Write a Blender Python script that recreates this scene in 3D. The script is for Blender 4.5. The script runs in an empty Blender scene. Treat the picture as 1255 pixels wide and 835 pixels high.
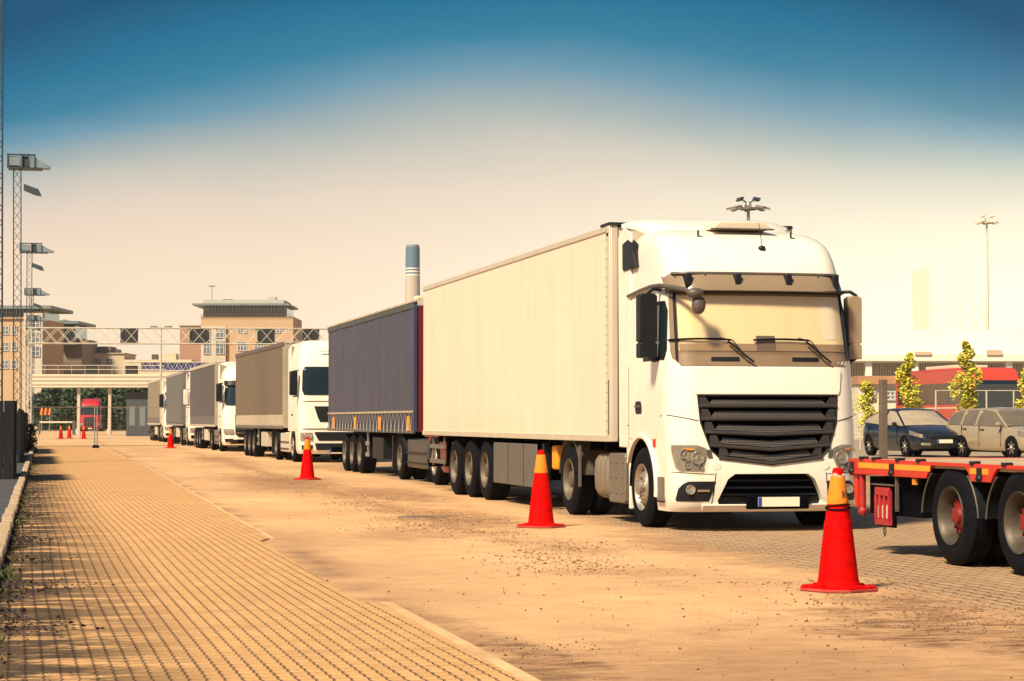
import bpy, bmesh, math, random
from mathutils import Vector, Matrix
random.seed(7)
R = math.radians
# ---------------------------------------------------------------- camera, sky, sun, exposure
W0, H0, FPX = 1255.0, 835.0, 2600.0
YAW, CAMH, HOR = R(12.93), 1.36, 515.0
PITCH = math.atan((HOR-H0/2)/FPX)
EXPO = 0.66
S = bpy.context.scene
cam_d = bpy.data.cameras.new('camera'); cam = bpy.data.objects.new('camera', cam_d)
S.collection.objects.link(cam); S.camera = cam
cam_d.sensor_width = 36.0; cam_d.lens = FPX/W0*36.0; cam_d.clip_end = 6000; cam_d.clip_start = .1
cam.location = (0, 0, CAMH); cam.rotation_euler = (R(90)+PITCH, 0, -YAW)
S.render.resolution_x, S.render.resolution_y = 1024, 681
S.view_settings.view_transform = 'Standard'; S.view_settings.look = 'None'
S.view_settings.exposure = EXPO; S.view_settings.gamma = 1; S.view_settings.use_curve_mapping = False

def lin(c):
    return tuple(((x/255)/12.92 if x/255 <= .04045 else ((x/255+.055)/1.055)**2.4) for x in c)
SUN_AZ = Vector((-.62, -.55, 0)).normalized(); SUN_EL = R(47)
world = bpy.data.worlds.new('World'); S.world = world; world.use_nodes = True
nt = world.node_tree; nt.nodes.clear()
def N(tree, t, **kw):
    n = tree.nodes.new(t)
    for k, v in kw.items():
        if k.startswith('i_'):
            key = k[2:]; key = int(key) if key.isdigit() else key.replace('_', ' ')
            n.inputs[key].default_value = v
        else: setattr(n, k, v)
    return n
def build_world():
    L = nt.links.new
    out = N(nt, 'ShaderNodeOutputWorld'); bg = N(nt, 'ShaderNodeBackground'); L(bg.outputs[0], out.inputs[0])
    bg2 = N(nt, 'ShaderNodeBackground'); bg2.inputs[1].default_value = .05
    sky = N(nt, 'ShaderNodeTexSky'); sky.sky_type = 'NISHITA'; sky.sun_disc = False
    sky.sun_elevation = SUN_EL; sky.sun_rotation = math.atan2(SUN_AZ.x, SUN_AZ.y)
    L(sky.outputs[0], bg2.inputs[0])
    tc = N(nt, 'ShaderNodeTexCoord'); sp = N(nt, 'ShaderNodeSeparateXYZ'); L(tc.outputs['Generated'], sp.inputs[0])
    no = N(nt, 'ShaderNodeTexNoise', i_Scale=6.0, i_Detail=5.0, i_Roughness=.55)
    mp = N(nt, 'ShaderNodeMapping'); mp.inputs['Scale'].default_value = (1, 1, 2.2)
    L(tc.outputs['Generated'], mp.inputs[0]); L(mp.outputs[0], no.inputs['Vector'])
    dz = N(nt, 'ShaderNodeMath', operation='MULTIPLY_ADD'); L(no.outputs[0], dz.inputs[0]); dz.inputs[1].default_value = .028
    L(sp.outputs[2], dz.inputs[2])
    # azimuth term: the clear glow lies to the right of the trucks
    gaz = YAW + math.atan((1290-W0/2)/FPX)
    g = Vector((math.sin(gaz), math.cos(gaz), 0)); t = Vector((g.y, -g.x, 0))
    dg = N(nt, 'ShaderNodeVectorMath', operation='DOT_PRODUCT'); L(tc.outputs['Generated'], dg.inputs[0]); dg.inputs[1].default_value = t
    fr = N(nt, 'ShaderNodeVectorMath', operation='DOT_PRODUCT'); L(tc.outputs['Generated'], fr.inputs[0]); fr.inputs[1].default_value = g
    def M(op, a, b=None, c=None):
        n = N(nt, 'ShaderNodeMath', operation=op)
        for i, q in enumerate((a, b, c)):
            if q is None: continue
            if isinstance(q, (int, float)): n.inputs[i].default_value = q
            else: L(q, n.inputs[i])
        return n.outputs[0]
    e1 = M('POWER', M('DIVIDE', M('ABSOLUTE', dg.outputs['Value']), .27), 2.0)
    e2 = M('POWER', M('DIVIDE', M('ABSOLUTE', M('SUBTRACT', sp.outputs[2], .045)), .062), 2.0)
    gl = M('EXPONENT', M('MULTIPLY', M('ADD', e1, e2), -1.0))
    gl = M('MULTIPLY', gl, M('GREATER_THAN', fr.outputs['Value'], 0.0))
    # corner vignette put into the sky colour: blue reaches lower on both sides
    cz = N(nt, 'ShaderNodeVectorMath', operation='DOT_PRODUCT'); L(tc.outputs['Generated'], cz.inputs[0]); cz.inputs[1].default_value = (math.cos(YAW), -math.sin(YAW), 0)
    up_ = M('MULTIPLY', M('MULTIPLY', cz.outputs['Value'], cz.outputs['Value']), .86)
    hi = N(nt, 'ShaderNodeMapRange'); L(sp.outputs[2], hi.inputs[0]); hi.inputs[1].default_value = .07; hi.inputs[2].default_value = .14
    zz = M('ADD', M('SUBTRACT', dz.outputs[0], .014), M('MULTIPLY', M('MINIMUM', up_, .05), hi.outputs[0]))
    mr = N(nt, 'ShaderNodeMapRange'); L(zz, mr.inputs[0]); mr.inputs[1].default_value = 0; mr.inputs[2].default_value = .25
    cr = N(nt, 'ShaderNodeValToRGB'); L(mr.outputs[0], cr.inputs[0])
    st = [(0, (254, 231, 202)), (.045, (253, 227, 196)), (.083, (246, 220, 195)), (.108, (232, 212, 194)), (.129, (203, 198, 188)),
          (.144, (163, 178, 180)), (.1615, (106, 154, 178)), (.178, (46, 130, 162)), (.198, (18, 114, 152)), (.222, (0, 84, 124))]
    el = cr.color_ramp.elements
    while len(el) < len(st): el.new(.5)
    for e, (z, c) in zip(el, st):
        e.position = z/.25; e.color = (*lin(c), 1)
    mix = N(nt, 'ShaderNodeMix', data_type='RGBA', blend_type='MIX')
    L(gl, mix.inputs[0]); L(cr.outputs[0], mix.inputs[6]); mix.inputs[7].default_value = (*[1.2*x for x in lin((255, 253, 224))], 1)
    L(mix.outputs[2], bg.inputs[0]); bg.inputs[1].default_value = 2**(-EXPO)
    up = N(nt, 'ShaderNodeMapRange'); L(sp.outputs[2], up.inputs[0]); up.inputs[1].default_value = .24; up.inputs[2].default_value = .5
    ms = N(nt, 'ShaderNodeMixShader'); L(up.outputs[0], ms.inputs[0]); L(bg.outputs[0], ms.inputs[1]); L(bg2.outputs[0], ms.inputs[2])
    L(ms.outputs[0], out.inputs[0])
build_world()
sl = bpy.data.lights.new('sun', 'SUN'); sl.energy = 4.9; sl.angle = R(9); sl.color = (1, .80, .52)
so = bpy.data.objects.new('sun', sl); S.collection.objects.link(so)
sd = Vector((SUN_AZ.x*math.cos(SUN_EL), SUN_AZ.y*math.cos(SUN_EL), math.sin(SUN_EL)))
so.rotation_euler = sd.to_track_quat('Z', 'Y').to_euler(); so.location = (-20, -20, 40)

# ---------------------------------------------------------------- helpers
def gd(py): return CAMH*FPX/(py-HOR)                 # depth of a ground point seen at row py
def at(px, d):                                       # world x, y of a point at depth d seen at column px
    xc = (px-W0/2)*d/FPX
    return (xc*math.cos(YAW)+d*math.sin(YAW), d*math.cos(YAW)-xc*math.sin(YAW))
def zz(py, d): return CAMH+(HOR-py)*d/FPX
def lerp(a, b, t): return a+(b-a)*t
def tab(T, z):
    if z <= T[0][0]: return T[0][1]
    for (a, b), (c, d) in zip(T, T[1:]):
        if z <= c: return b+(d-b)*(z-a)/(c-a)
    return T[-1][1]

MATS = {}
def mat(name, col, rough=.6, metal=0, var=.15, scale=3.0, bump=0.0, bscale=40, dirt=None, dirt_amt=0., coat=0., spec=.5, stretch=(1, 1, 1), alpha=1, emis=0):
    if name in MATS: return MATS[name]
    m = bpy.data.materials.new(name); MATS[name] = m; m.use_nodes = True
    t = m.node_tree; b = t.nodes['Principled BSDF']; L = t.links.new
    b.inputs['Roughness'].default_value = rough; b.inputs['Metallic'].default_value = metal
    b.inputs['Specular IOR Level'].default_value = spec; b.inputs['Coat Weight'].default_value = coat
    b.inputs['Coat Roughness'].default_value = .08
    tc = N(t, 'ShaderNodeTexCoord'); mp = N(t, 'ShaderNodeMapping'); mp.inputs['Scale'].default_value = stretch
    L(tc.outputs['Object'], mp.inputs[0])
    no = N(t, 'ShaderNodeTexNoise', i_Scale=scale, i_Detail=6.0, i_Roughness=.6); L(mp.outputs[0], no.inputs['Vector'])
    mx = N(t, 'ShaderNodeMix', data_type='RGBA')
    mr = N(t, 'ShaderNodeMapRange'); mr.inputs[1].default_value = .3; mr.inputs[2].default_value = .72; L(no.outputs[0], mr.inputs[0])
    L(mr.outputs[0], mx.inputs[0])
    mx.inputs[6].default_value = (*[c*(1-var) for c in col], 1); mx.inputs[7].default_value = (*[min(1, c*(1+var*.6)) for c in col], 1)
    last = mx.outputs[2]
    if dirt:
        n2 = N(t, 'ShaderNodeTexNoise', i_Scale=scale*2.7, i_Detail=8.0, i_Roughness=.7); L(mp.outputs[0], n2.inputs['Vector'])
        r2 = N(t, 'ShaderNodeMapRange'); r2.inputs[1].default_value = .48; r2.inputs[2].default_value = .75; r2.inputs[4].default_value = dirt_amt
        L(n2.outputs[0], r2.inputs[0])
        m2 = N(t, 'ShaderNodeMix', data_type='RGBA'); L(r2.outputs[0], m2.inputs[0]); L(last, m2.inputs[6]); m2.inputs[7].default_value = (*dirt, 1)
        last = m2.outputs[2]
    L(last, b.inputs['Base Color'])
    if bump:
        n3 = N(t, 'ShaderNodeTexNoise', i_Scale=float(bscale), i_Detail=4.0); L(tc.outputs['Object'], n3.inputs['Vector'])
        bp = N(t, 'ShaderNodeBump'); bp.inputs['Strength'].default_value = bump; bp.inputs['Distance'].default_value = .02
        L(n3.outputs[0], bp.inputs['Height']); L(bp.outputs[0], b.inputs['Normal'])
    rr = N(t, 'ShaderNodeMapRange'); rr.inputs[3].default_value = max(.02, rough*.8); rr.inputs[4].default_value = min(1, rough*1.25)
    L(no.outputs[0], rr.inputs[0]); L(rr.outputs[0], b.inputs['Roughness'])
    if alpha < 1: b.inputs['Alpha'].default_value = alpha
    if emis:
        b.inputs['Emission Color'].default_value = (*col, 1); b.inputs['Emission Strength'].default_value = emis
    return m

class MB:
    def __init__(s): s.v = []; s.f = []; s.m = []
    def add(s, vs, fs, mi=0):
        o = len(s.v); s.v += [tuple(p) for p in vs]
        for f in fs: s.f.append(tuple(o+i for i in f)); s.m.append(mi)
    def box(s, x0, x1, y0, y1, z0, z1, mi=0):
        s.add([(x0,y0,z0),(x1,y0,z0),(x1,y1,z0),(x0,y1,z0),(x0,y0,z1),(x1,y0,z1),(x1,y1,z1),(x0,y1,z1)],
              [(0,3,2,1),(4,5,6,7),(0,1,5,4),(1,2,6,5),(2,3,7,6),(3,0,4,7)], mi)
        return s
    def cb(s, c, h, rz=0, mi=0, M=None):
        q = M if M else Matrix.Rotation(rz, 3, 'Z')
        pts = []
        for z in (-1, 1):
            for (a, b) in ((-1,-1),(1,-1),(1,1),(-1,1)):
                pts.append(Vector(c)+q@Vector((a*h[0], b*h[1], z*h[2])))
        s.add(pts, [(0,3,2,1),(4,5,6,7),(0,1,5,4),(1,2,6,5),(2,3,7,6),(3,0,4,7)], mi); return s
    def cyl(s, p0, p1, r0, r1=None, n=12, mi=0, cap=True):
        p0, p1 = Vector(p0), Vector(p1); r1 = r0 if r1 is None else r1
        d = (p1-p0).normalized(); a = d.orthogonal().normalized(); b = d.cross(a)
        vs = []
        for p, r in ((p0, r0), (p1, r1)):
            for i in range(n):
                t = 2*math.pi*i/n; vs.append(p+a*(r*math.cos(t))+b*(r*math.sin(t)))
        fs = [(i, (i+1) % n, n+(i+1) % n, n+i) for i in range(n)]
        if cap: fs += [tuple(range(n-1, -1, -1)), tuple(range(n, 2*n))]
        s.add(vs, fs, mi); return s
    def tube(s, pts, r, n=8, mi=0):
        for a, b in zip(pts, pts[1:]): s.cyl(a, b, r, r, n, mi)
        return s
    def lathe(s, c, prof, n=32, axis='X', mi=0, cap=False):
        vs = []; k = len(prof)
        for i in range(n):
            t = 2*math.pi*i/n
            for (a, r) in prof:
                u, w = r*math.cos(t), r*math.sin(t)
                vs.append((c[0]+a, c[1]+u, c[2]+w) if axis == 'X' else ((c[0]+u, c[1]+w, c[2]+a) if axis == 'Z' else (c[0]+u, c[1]+a, c[2]+w)))
        fs = [(i*k+j, ((i+1) % n)*k+j, ((i+1) % n)*k+j+1, i*k+j+1) for i in range(n) for j in range(k-1)]
        if cap: fs += [tuple(i*k for i in range(n)), tuple(i*k+k-1 for i in range(n))]
        s.add(vs, fs, mi); return s
    def prism(s, poly, a0, a1, axis='X', mi=0):
        def P(u, w, a): return (a, u, w) if axis == 'X' else ((u, a, w) if axis == 'Y' else (u, w, a))
        n = len(poly)
        s.add([P(u, w, a0) for u, w in poly]+[P(u, w, a1) for u, w in poly],
              [tuple(range(n-1, -1, -1)), tuple(range(n, 2*n))]+[(i, (i+1) % n, n+(i+1) % n, n+i) for i in range(n)], mi); return s
    def grid(s, fn, nu, nv, mi=0, thick=None):
        vs = [fn(i/nu, j/nv) for j in range(nv+1) for i in range(nu+1)]; w = nu+1
        fs = [(j*w+i, j*w+i+1, (j+1)*w+i+1, (j+1)*w+i) for j in range(nv) for i in range(nu)]
        if thick:
            t = Vector(thick); k = len(vs)
            vs = vs+[tuple(Vector(p)+t) for p in vs]
            fs = fs+[tuple(k+q for q in reversed(f)) for f in fs]
            rim = [i for i in range(w)]+[j*w+nu for j in range(1, nv+1)]+[nv*w+i for i in range(nu-1, -1, -1)]+[j*w for j in range(nv-1, 0, -1)]
            for a, b in zip(rim, rim[1:]+rim[:1]): fs.append((b, a, k+a, k+b))
        s.add(vs, fs, mi); return s
    def ball(s, c, r, n=10, mi=0, sq=(1, 1, 1)):
        k = n//2
        s.add([(c[0]+sq[0]*r*math.sin(math.pi*j/k)*math.cos(2*math.pi*i/n), c[1]+sq[1]*r*math.sin(math.pi*j/k)*math.sin(2*math.pi*i/n), c[2]+sq[2]*r*math.cos(math.pi*j/k)) for j in range(k+1) for i in range(n)],
              [(j*n+i, j*n+(i+1) % n, (j+1)*n+(i+1) % n, (j+1)*n+i) for j in range(k) for i in range(n)], mi); return s
    def build(s, name, mats, parent=None, smooth=35, bevel=0, seg=2):
        me = bpy.data.meshes.new(name)
        bm = bmesh.new()
        vs = [bm.verts.new(p) for p in s.v]
        for f, mi in zip(s.f, s.m):
            try:
                q = bm.faces.new([vs[i] for i in f]); q.material_index = mi
            except ValueError: pass
        bmesh.ops.remove_doubles(bm, verts=bm.verts, dist=1e-5)
        bmesh.ops.recalc_face_normals(bm, faces=bm.faces)
        bm.to_mesh(me); bm.free()
        if not isinstance(mats, (list, tuple)): mats = [mats]
        for m in mats: me.materials.append(m)
        if smooth:
            me.shade_smooth(); me.set_sharp_from_angle(angle=R(smooth))
        o = bpy.data.objects.new(name, me); S.collection.objects.link(o)
        if parent: o.parent = parent
        if bevel:
            b = o.modifiers.new('bevel', 'BEVEL'); b.width = bevel; b.segments = seg; b.limit_method = 'ANGLE'; b.angle_limit = R(40)
            b.harden_normals = False
        return o
def thing(name, label, cat, loc=(0, 0, 0), rz=0, group=None):
    o = bpy.data.objects.new(name, None); S.collection.objects.link(o); o.location = loc; o.rotation_euler = (0, 0, rz)
    o.empty_display_size = .3
    return tag(o, label, cat, group)
def tag(o, label, cat, group=None, kind=None):
    if label: o['label'] = label
    if cat: o['category'] = cat
    if group: o['group'] = group
    if kind: o['kind'] = kind
    return o
def copy_tree(o, parent=None):
    c = o.copy(); S.collection.objects.link(c); c.parent = parent
    for ch in list(o.children): copy_tree(ch, c)
    return c
def apply_bool(o, cutter):
    cutter.parent = o.parent
    m = o.modifiers.new('cut', 'BOOLEAN'); m.operation = 'DIFFERENCE'; m.object = cutter; m.solver = 'EXACT'
    bpy.context.view_layer.update()
    dg = bpy.context.evaluated_depsgraph_get(); me = bpy.data.meshes.new_from_object(o.evaluated_get(dg))
    o.modifiers.clear(); o.data = me; bpy.data.objects.remove(cutter)

# ---------------------------------------------------------------- materials
WHITE = mat('white_paint', (.80, .77, .70), .35, coat=.35, var=.03, scale=1.2, dirt=(.42, .34, .25), dirt_amt=.22)
BOXW = mat('trailer_panel_white', (.76, .68, .55), .42, var=.05, scale=.8, stretch=(1, 1.6, .25), dirt=(.50, .40, .28), dirt_amt=.22, coat=.1)
POST = mat('aluminium_white', (.62, .58, .50), .45, metal=.2, var=.08)
DARKP = mat('dark_plastic', (.005, .008, .014), .5, var=.3, scale=5, dirt=(.05, .045, .04), dirt_amt=.18, spec=.35)
GREYP = mat('grey_plastic', (.085, .075, .07), .45, var=.15, scale=4, dirt=(.2, .17, .14), dirt_amt=.2)
BLACK = mat('black_rubber', (.0025, .0035, .008), .85, var=.3, scale=6, dirt=(.025, .024, .026), dirt_amt=.3, spec=.15)
CHASS = mat('chassis_black', (.001, .002, .005), .9, var=.3, spec=.06)
ALU = mat('dusty_aluminium', (.46, .43, .38), .38, metal=.75, var=.15, scale=5, dirt=(.2, .16, .12), dirt_amt=.4)
ALUD = mat('dull_tank_aluminium', (.22, .20, .17), .45, metal=.5, var=.15, scale=4, dirt=(.16, .13, .1), dirt_amt=.4)
SKIRT = mat('grey_skirt', (.10, .095, .09), .5, var=.1, scale=2, dirt=(.25, .21, .16), dirt_amt=.3)
GLASSD = mat('dark_glass', (.012, .022, .028), .08, var=.1, spec=.8, coat=.4)
GLASSB = mat('office_glass', (.12, .16, .20), .12, var=.2, scale=.4, spec=.8)
LENS = mat('lamp_lens', (.50, .47, .42), .08, metal=.55, var=.3, scale=14, coat=1)
CHROME = mat('chrome', (.7, .68, .62), .15, metal=1, var=.05)
PLATE = mat('plate_white', (.85, .76, .62), .5, var=.03)
PBLUE = mat('plate_blue', (.02, .06, .45), .5, var=.03)
TANP = mat('tan_cowl_plastic', (.23, .165, .11), .5, var=.12, scale=3)
GRIL = mat('grille_plastic', (.036, .032, .033), .4, spec=.4, var=.15, scale=4)
CURT = mat('cab_curtain', (.62, .45, .24), .8, var=.08, scale=2)
CURT2 = mat('cab_interior_light', (.80, .76, .66), .8, var=.05)
DASH = mat('dashboard', (.14, .10, .07), .8, var=.2)
REDL = mat('red_lens', (.5, .02, .015), .25, var=.1)
ORANGEL = mat('orange_lens', (.8, .25, .02), .25, var=.1)
RED = mat('trailer_red', (.58, .022, .008), .4, var=.15, scale=6, dirt=(.2, .05, .03), dirt_amt=.5, coat=.2)
REDHUB = mat('hub_red', (.22, .012, .014), .5, var=.3, scale=12)
YEL = mat('reflective_yellow', (.85, .34, .02), .4, var=.12, scale=9, dirt=(.4, .15, .03), dirt_amt=.5)
WOOD = mat('deck_wood', (.44, .33, .22), .8, var=.3, scale=3, stretch=(6, .7, 1), bump=.3)
CONER = mat('cone_red', (.62, .001, .001), .7, spec=.07, var=.12, scale=7, dirt=(.16, .004, .004), dirt_amt=1.)
CONEY = mat('cone_orange_sleeve', (.88, .26, .012), .4, var=.1, scale=7, dirt=(.35, .1, .02), dirt_amt=.6)
CONEB = mat('cone_base_edge', (.45, .05, .045), .7, var=.25, scale=9, dirt=(.2, .12, .1), dirt_amt=.5)
GALV = mat('galvanised_steel', (.33, .33, .33), .5, metal=.5, var=.2, scale=2)
GALVD = mat('weathered_dark_steel', (.045, .07, .095), .6, metal=.3, var=.2, scale=2)
CONC = mat('concrete', (.50, .43, .35), .85, var=.15, scale=.6, bump=.2)
def glass_mat():
    m = bpy.data.materials.new('window_glass'); m.use_nodes = True; t = m.node_tree; t.nodes.clear()
    o = N(t, 'ShaderNodeOutputMaterial'); a = N(t, 'ShaderNodeBsdfTransparent'); a.inputs[0].default_value = (.97, .96, .93, 1)
    g = N(t, 'ShaderNodeBsdfGlossy'); g.inputs['Roughness'].default_value = .03
    n = N(t, 'ShaderNodeTexNoise', i_Scale=1.1, i_Detail=3.0); b = N(t, 'ShaderNodeBump'); b.inputs['Strength'].default_value = .04
    t.links.new(n.outputs[0], b.inputs['Height']); t.links.new(b.outputs[0], g.inputs['Normal'])
    fl = N(t, 'ShaderNodeLayerWeight', i_Blend=.5); fr = N(t, 'ShaderNodeMapRange'); fr.inputs[3].default_value = .05; fr.inputs[4].default_value = .55; pw = N(t, 'ShaderNodeMath', operation='POWER'); pw.inputs[1].default_value = 3.0; t.links.new(fl.outputs['Facing'], pw.inputs[0]); t.links.new(pw.outputs[0], fr.inputs[0]); mx = N(t, 'ShaderNodeMixShader')
    t.links.new(fr.outputs[0], mx.inputs[0]); t.links.new(a.outputs[0], mx.inputs[1]); t.links.new(g.outputs[0], mx.inputs[2]); t.links.new(mx.outputs[0], o.inputs[0])
    return m
GLASS = glass_mat()
def grille_mesh_mat():
    m = bpy.data.materials.new('honeycomb_insert'); m.use_nodes = True; t = m.node_tree; b = t.nodes['Principled BSDF']
    tc = N(t, 'ShaderNodeTexCoord'); mp = N(t, 'ShaderNodeMapping'); mp.inputs['Scale'].default_value = (1, .001, 1)
    v = N(t, 'ShaderNodeTexVoronoi', i_Scale=34.0, i_Randomness=.0); r = N(t, 'ShaderNodeValToRGB')
    t.links.new(tc.outputs['Object'], mp.inputs[0]); t.links.new(mp.outputs[0], v.inputs['Vector']); t.links.new(v.outputs['Distance'], r.inputs[0])
    r.color_ramp.elements[0].position = .30; r.color_ramp.elements[0].color = (.006, .006, .008, 1)
    r.color_ramp.elements[1].position = .42; r.color_ramp.elements[1].color = (.085, .075, .072, 1)
    t.links.new(r.outputs[0], b.inputs['Base Color']); b.inputs['Roughness'].default_value = .5
    return m
HONEY = grille_mesh_mat()
# ---------------------------------------------------------------- ground
def ground_nodes(m, kind):
    t = m.node_tree; L = t.links.new; b = t.nodes['Principled BSDF']; b.inputs['Roughness'].default_value = .9
    b.inputs['Specular IOR Level'].default_value = .25
    geo = N(t, 'ShaderNodeNewGeometry'); pos = geo.outputs['Position']
    def M(op, a, q=None, c=None, clamp=False):
        n = N(t, 'ShaderNodeMath', operation=op); n.use_clamp = clamp
        for i, k in enumerate((a, q, c)):
            if k is None: continue
            if isinstance(k, (int, float)): n.inputs[i].default_value = k
            else: L(k, n.inputs[i])
        return n.outputs[0]
    def noise(sc, det=5.0, rough=.6, st=(1, 1, 1)):
        mp = N(t, 'ShaderNodeMapping'); mp.inputs['Scale'].default_value = st; L(pos, mp.inputs[0])
        n = N(t, 'ShaderNodeTexNoise', i_Scale=float(sc), i_Detail=det, i_Roughness=rough); L(mp.outputs[0], n.inputs['Vector']); return n.outputs[0]
    def rng(v, a, c, lo=0., hi=1.):
        n = N(t, 'ShaderNodeMapRange'); L(v, n.inputs[0]); n.inputs[1].default_value = a; n.inputs[2].default_value = c
        n.inputs[3].default_value = lo; n.inputs[4].default_value = hi; return n.outputs[0]
    def mix(f, a, c):
        n = N(t, 'ShaderNodeMix', data_type='RGBA')
        for i, k in ((0, f), (6, a), (7, c)):
            if isinstance(k, tuple): n.inputs[i].default_value = (*k, 1)
            elif isinstance(k, (int, float)): n.inputs[i].default_value = k
            else: L(k, n.inputs[i])
        return n.outputs[2]
    sp = N(t, 'ShaderNodeSeparateXYZ'); L(pos, sp.inputs[0]); X, Y = sp.outputs[0], sp.outputs[1]
    def pavers(wx, wy, base, base2, joint, jw, cw, zig, vary=1.):
        xw = M('ADD', X, M('MULTIPLY', M('SUBTRACT', noise(.045, 1.0), .5), .30))
        tri = M('MULTIPLY', M('SUBTRACT', M('PINGPONG', M('DIVIDE', Y, wy/2), 1.0), .5), zig)
        u = M('DIVIDE', M('ADD', xw, tri), wx); w = M('DIVIDE', Y, wy)
        cu = M('ABSOLUTE', M('SUBTRACT', M('FRACT', u), .5)); cw_ = M('ABSOLUTE', M('SUBTRACT', M('FRACT', w), .5))
        ju = rng(cu, .5-jw/wx, .5-jw*.35/wx); jv = rng(cw_, .5-cw/wy, .5-cw*.3/wy)
        cv = N(t, 'ShaderNodeCombineXYZ'); L(M('FLOOR', u), cv.inputs[0]); L(M('FLOOR', w), cv.inputs[1])
        wn = N(t, 'ShaderNodeTexWhiteNoise'); L(cv.outputs[0], wn.inputs[0])
        c = mix(rng(wn.outputs[0], 0, 1), base, base2)
        c = mix(rng(noise(.35, 6.0, .65), .35, .7, 0., .55), c, tuple(k*.74 for k in base))
        c = mix(rng(noise(38, 3.0), .44, .60, 0., .30), c, tuple(k*.55 for k in base))
        jm = M('MULTIPLY', rng(noise(.5, 4.0), .35, .65, .45, 1.), rng(Y, 10., 45., 1., .42))
        c = mix(M('MULTIPLY', ju, jm), c, joint)
        c = mix(M('MULTIPLY', jv, .62), c, tuple(k*1.6 for k in joint))
        h = M('MAXIMUM', ju, M('MULTIPLY', jv, .6))
        return c, h
    def blob(x, y, rx, ry, ang=0.):
        ca, sa = math.cos(ang), math.sin(ang)
        dx = M('SUBTRACT', X, x); dy = M('SUBTRACT', Y, y)
        a = M('DIVIDE', M('ADD', M('MULTIPLY', dx, ca), M('MULTIPLY', dy, sa)), rx)
        c = M('DIVIDE', M('SUBTRACT', M('MULTIPLY', dy, ca), M('MULTIPLY', dx, sa)), ry)
        return M('SUBTRACT', 1.0, M('SQRT', M('ADD', M('MULTIPLY', a, a), M('MULTIPLY', c, c))), clamp=True)
    if kind == 'paver':
        c, h = pavers(.092, .155, (.64, .39, .185), (.53, .315, .145), (.17, .095, .05), .0105, .007, .014)
        # kerb grime, with the weeds' cast shade painted in
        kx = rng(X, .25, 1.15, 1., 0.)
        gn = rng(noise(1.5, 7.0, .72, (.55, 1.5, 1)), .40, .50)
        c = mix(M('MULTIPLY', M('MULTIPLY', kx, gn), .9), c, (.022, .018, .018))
        fx = M('MULTIPLY', rng(noise(.9, 6.0, .7, (.3, 1.6, 1)), .60, .70), .45)
        c = mix(fx, c, (.25, .15, .085))
        c = mix(rng(noise(17, 4.0, .7), .62, .70, 0., .6), c, (.16, .085, .05))
        c = mix(rng(noise(.8, 7.0, .75, (.25, 2.2, 1)), .56, .66, 0., .35), c, (.30, .165, .09))
        bp = N(t, 'ShaderNodeBump'); bp.inputs['Distance'].default_value = .012; bp.inputs['Strength'].default_value = .8; bp.invert = True
        L(M('ADD', h, M('MULTIPLY', noise(60, 3.0), .35)), bp.inputs['Height']); L(bp.outputs[0], b.inputs['Normal'])
    else:
        n1 = noise(.28, 7.0, .62, (1, .55, 1)); n2 = noise(2.2, 6.0, .7); n3 = noise(55, 4.0, .7)
        c = mix(rng(n1, .35, .68), (.47, .285, .155), (.76, .50, .27))
        c = mix(rng(n2, .45, .75, 0., .5), c, (.38, .21, .12))
        c = mix(rng(n3, .44, .60, 0., .42), c, (.30, .18, .105))
        c = mix(rng(noise(11, 5.0, .75), .60, .70, 0., .55), c, (.20, .11, .06))
        c = mix(rng(noise(1.6, 7.0, .75, (.3, 1.6, 1)), .57, .68, 0., .5), c, (.30, .16, .09))
        # bare earth and grime, each patch with its own outline
        wob = M('MULTIPLY', M('SUBTRACT', noise(1.1, 7.0, .72), .5), 1.5)
        tot = None
        for (px, py, rx, ry, k) in [(560, 636, 1.0, 3.6, 1.), (485, 606, .9, 5.5, .9), (345, 592, 1.2, 6.5, .8), (270, 563, 1.0, 9., .8), (1190, 772, 1.0, 2.0, 1.), (1060, 830, 2.6, 2.5, .42),
                                    (1110, 742, .55, 1.2, .9), (620, 790, .3, 1.6, .9), (700, 822, .35, .9, 1.), (520, 655, .8, 1.6, .5), (850, 668, .7, 2.4, .7), (700, 672, .5, 1.8, .5), (780, 700, .8, .9, .35), (420, 575, .8, 8, .6), (1000, 690, .8, 1.5, .5)]:
            gx, gy = at(px, gd(py)); q = M('MULTIPLY', rng(M('ADD', blob(gx, gy, rx*1.7, ry*1.7, 0.), wob), .32, .72), k)
            tot = q if tot is None else M('MAXIMUM', tot, q)
        bx_ = M('ABSOLUTE', M('SUBTRACT', X, M('ADD', 4.75, M('MULTIPLY', Y, .024))))
        band = M('MULTIPLY', rng(M('ADD', M('MULTIPLY', bx_, -1.0), M('MULTIPLY', wob, .9)), -.5, .15), M('MULTIPLY', rng(Y, 19., 26.), rng(Y, 70., 100., 1., .25)))
        tot = M('MAXIMUM', tot, M('MULTIPLY', band, .95))
        grit = rng(noise(5, 8.0, .8, (.5, 1.2, 1)), .40, .60, .15, 1.)
        c = mix(M('MULTIPLY', M('MULTIPLY', tot, grit), .92), c, (.115, .055, .03))
        # joint beside the brick border
        ex = M('SUBTRACT', X, M('ADD', 2.40, M('MULTIPLY', Y, .0155)))
        el = rng(M('ABSOLUTE', M('ADD', ex, M('MULTIPLY', wob, .12))), .02, .34, 1., 0.)
        c = mix(M('MULTIPLY', el, rng(noise(.6, 5.0), .4, .62, 0., .75)), c, (.13, .08, .055))
        # brick paving in the truck lane
        pc, ph = pavers(.14, .24, (.47, .32, .20), (.37, .25, .155), (.07, .045, .028), .022, .022, .03)
        lane = rng(M('ADD', M('ADD', X, M('MULTIPLY', Y, -.045)), M('MULTIPLY', wob, .9)), 5.95, 6.45)
        lane = M('MULTIPLY', lane, rng(Y, 60., 80., 1., .0))
        c = mix(lane, c, pc)
        far = rng(Y, 100., 170.)
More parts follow.
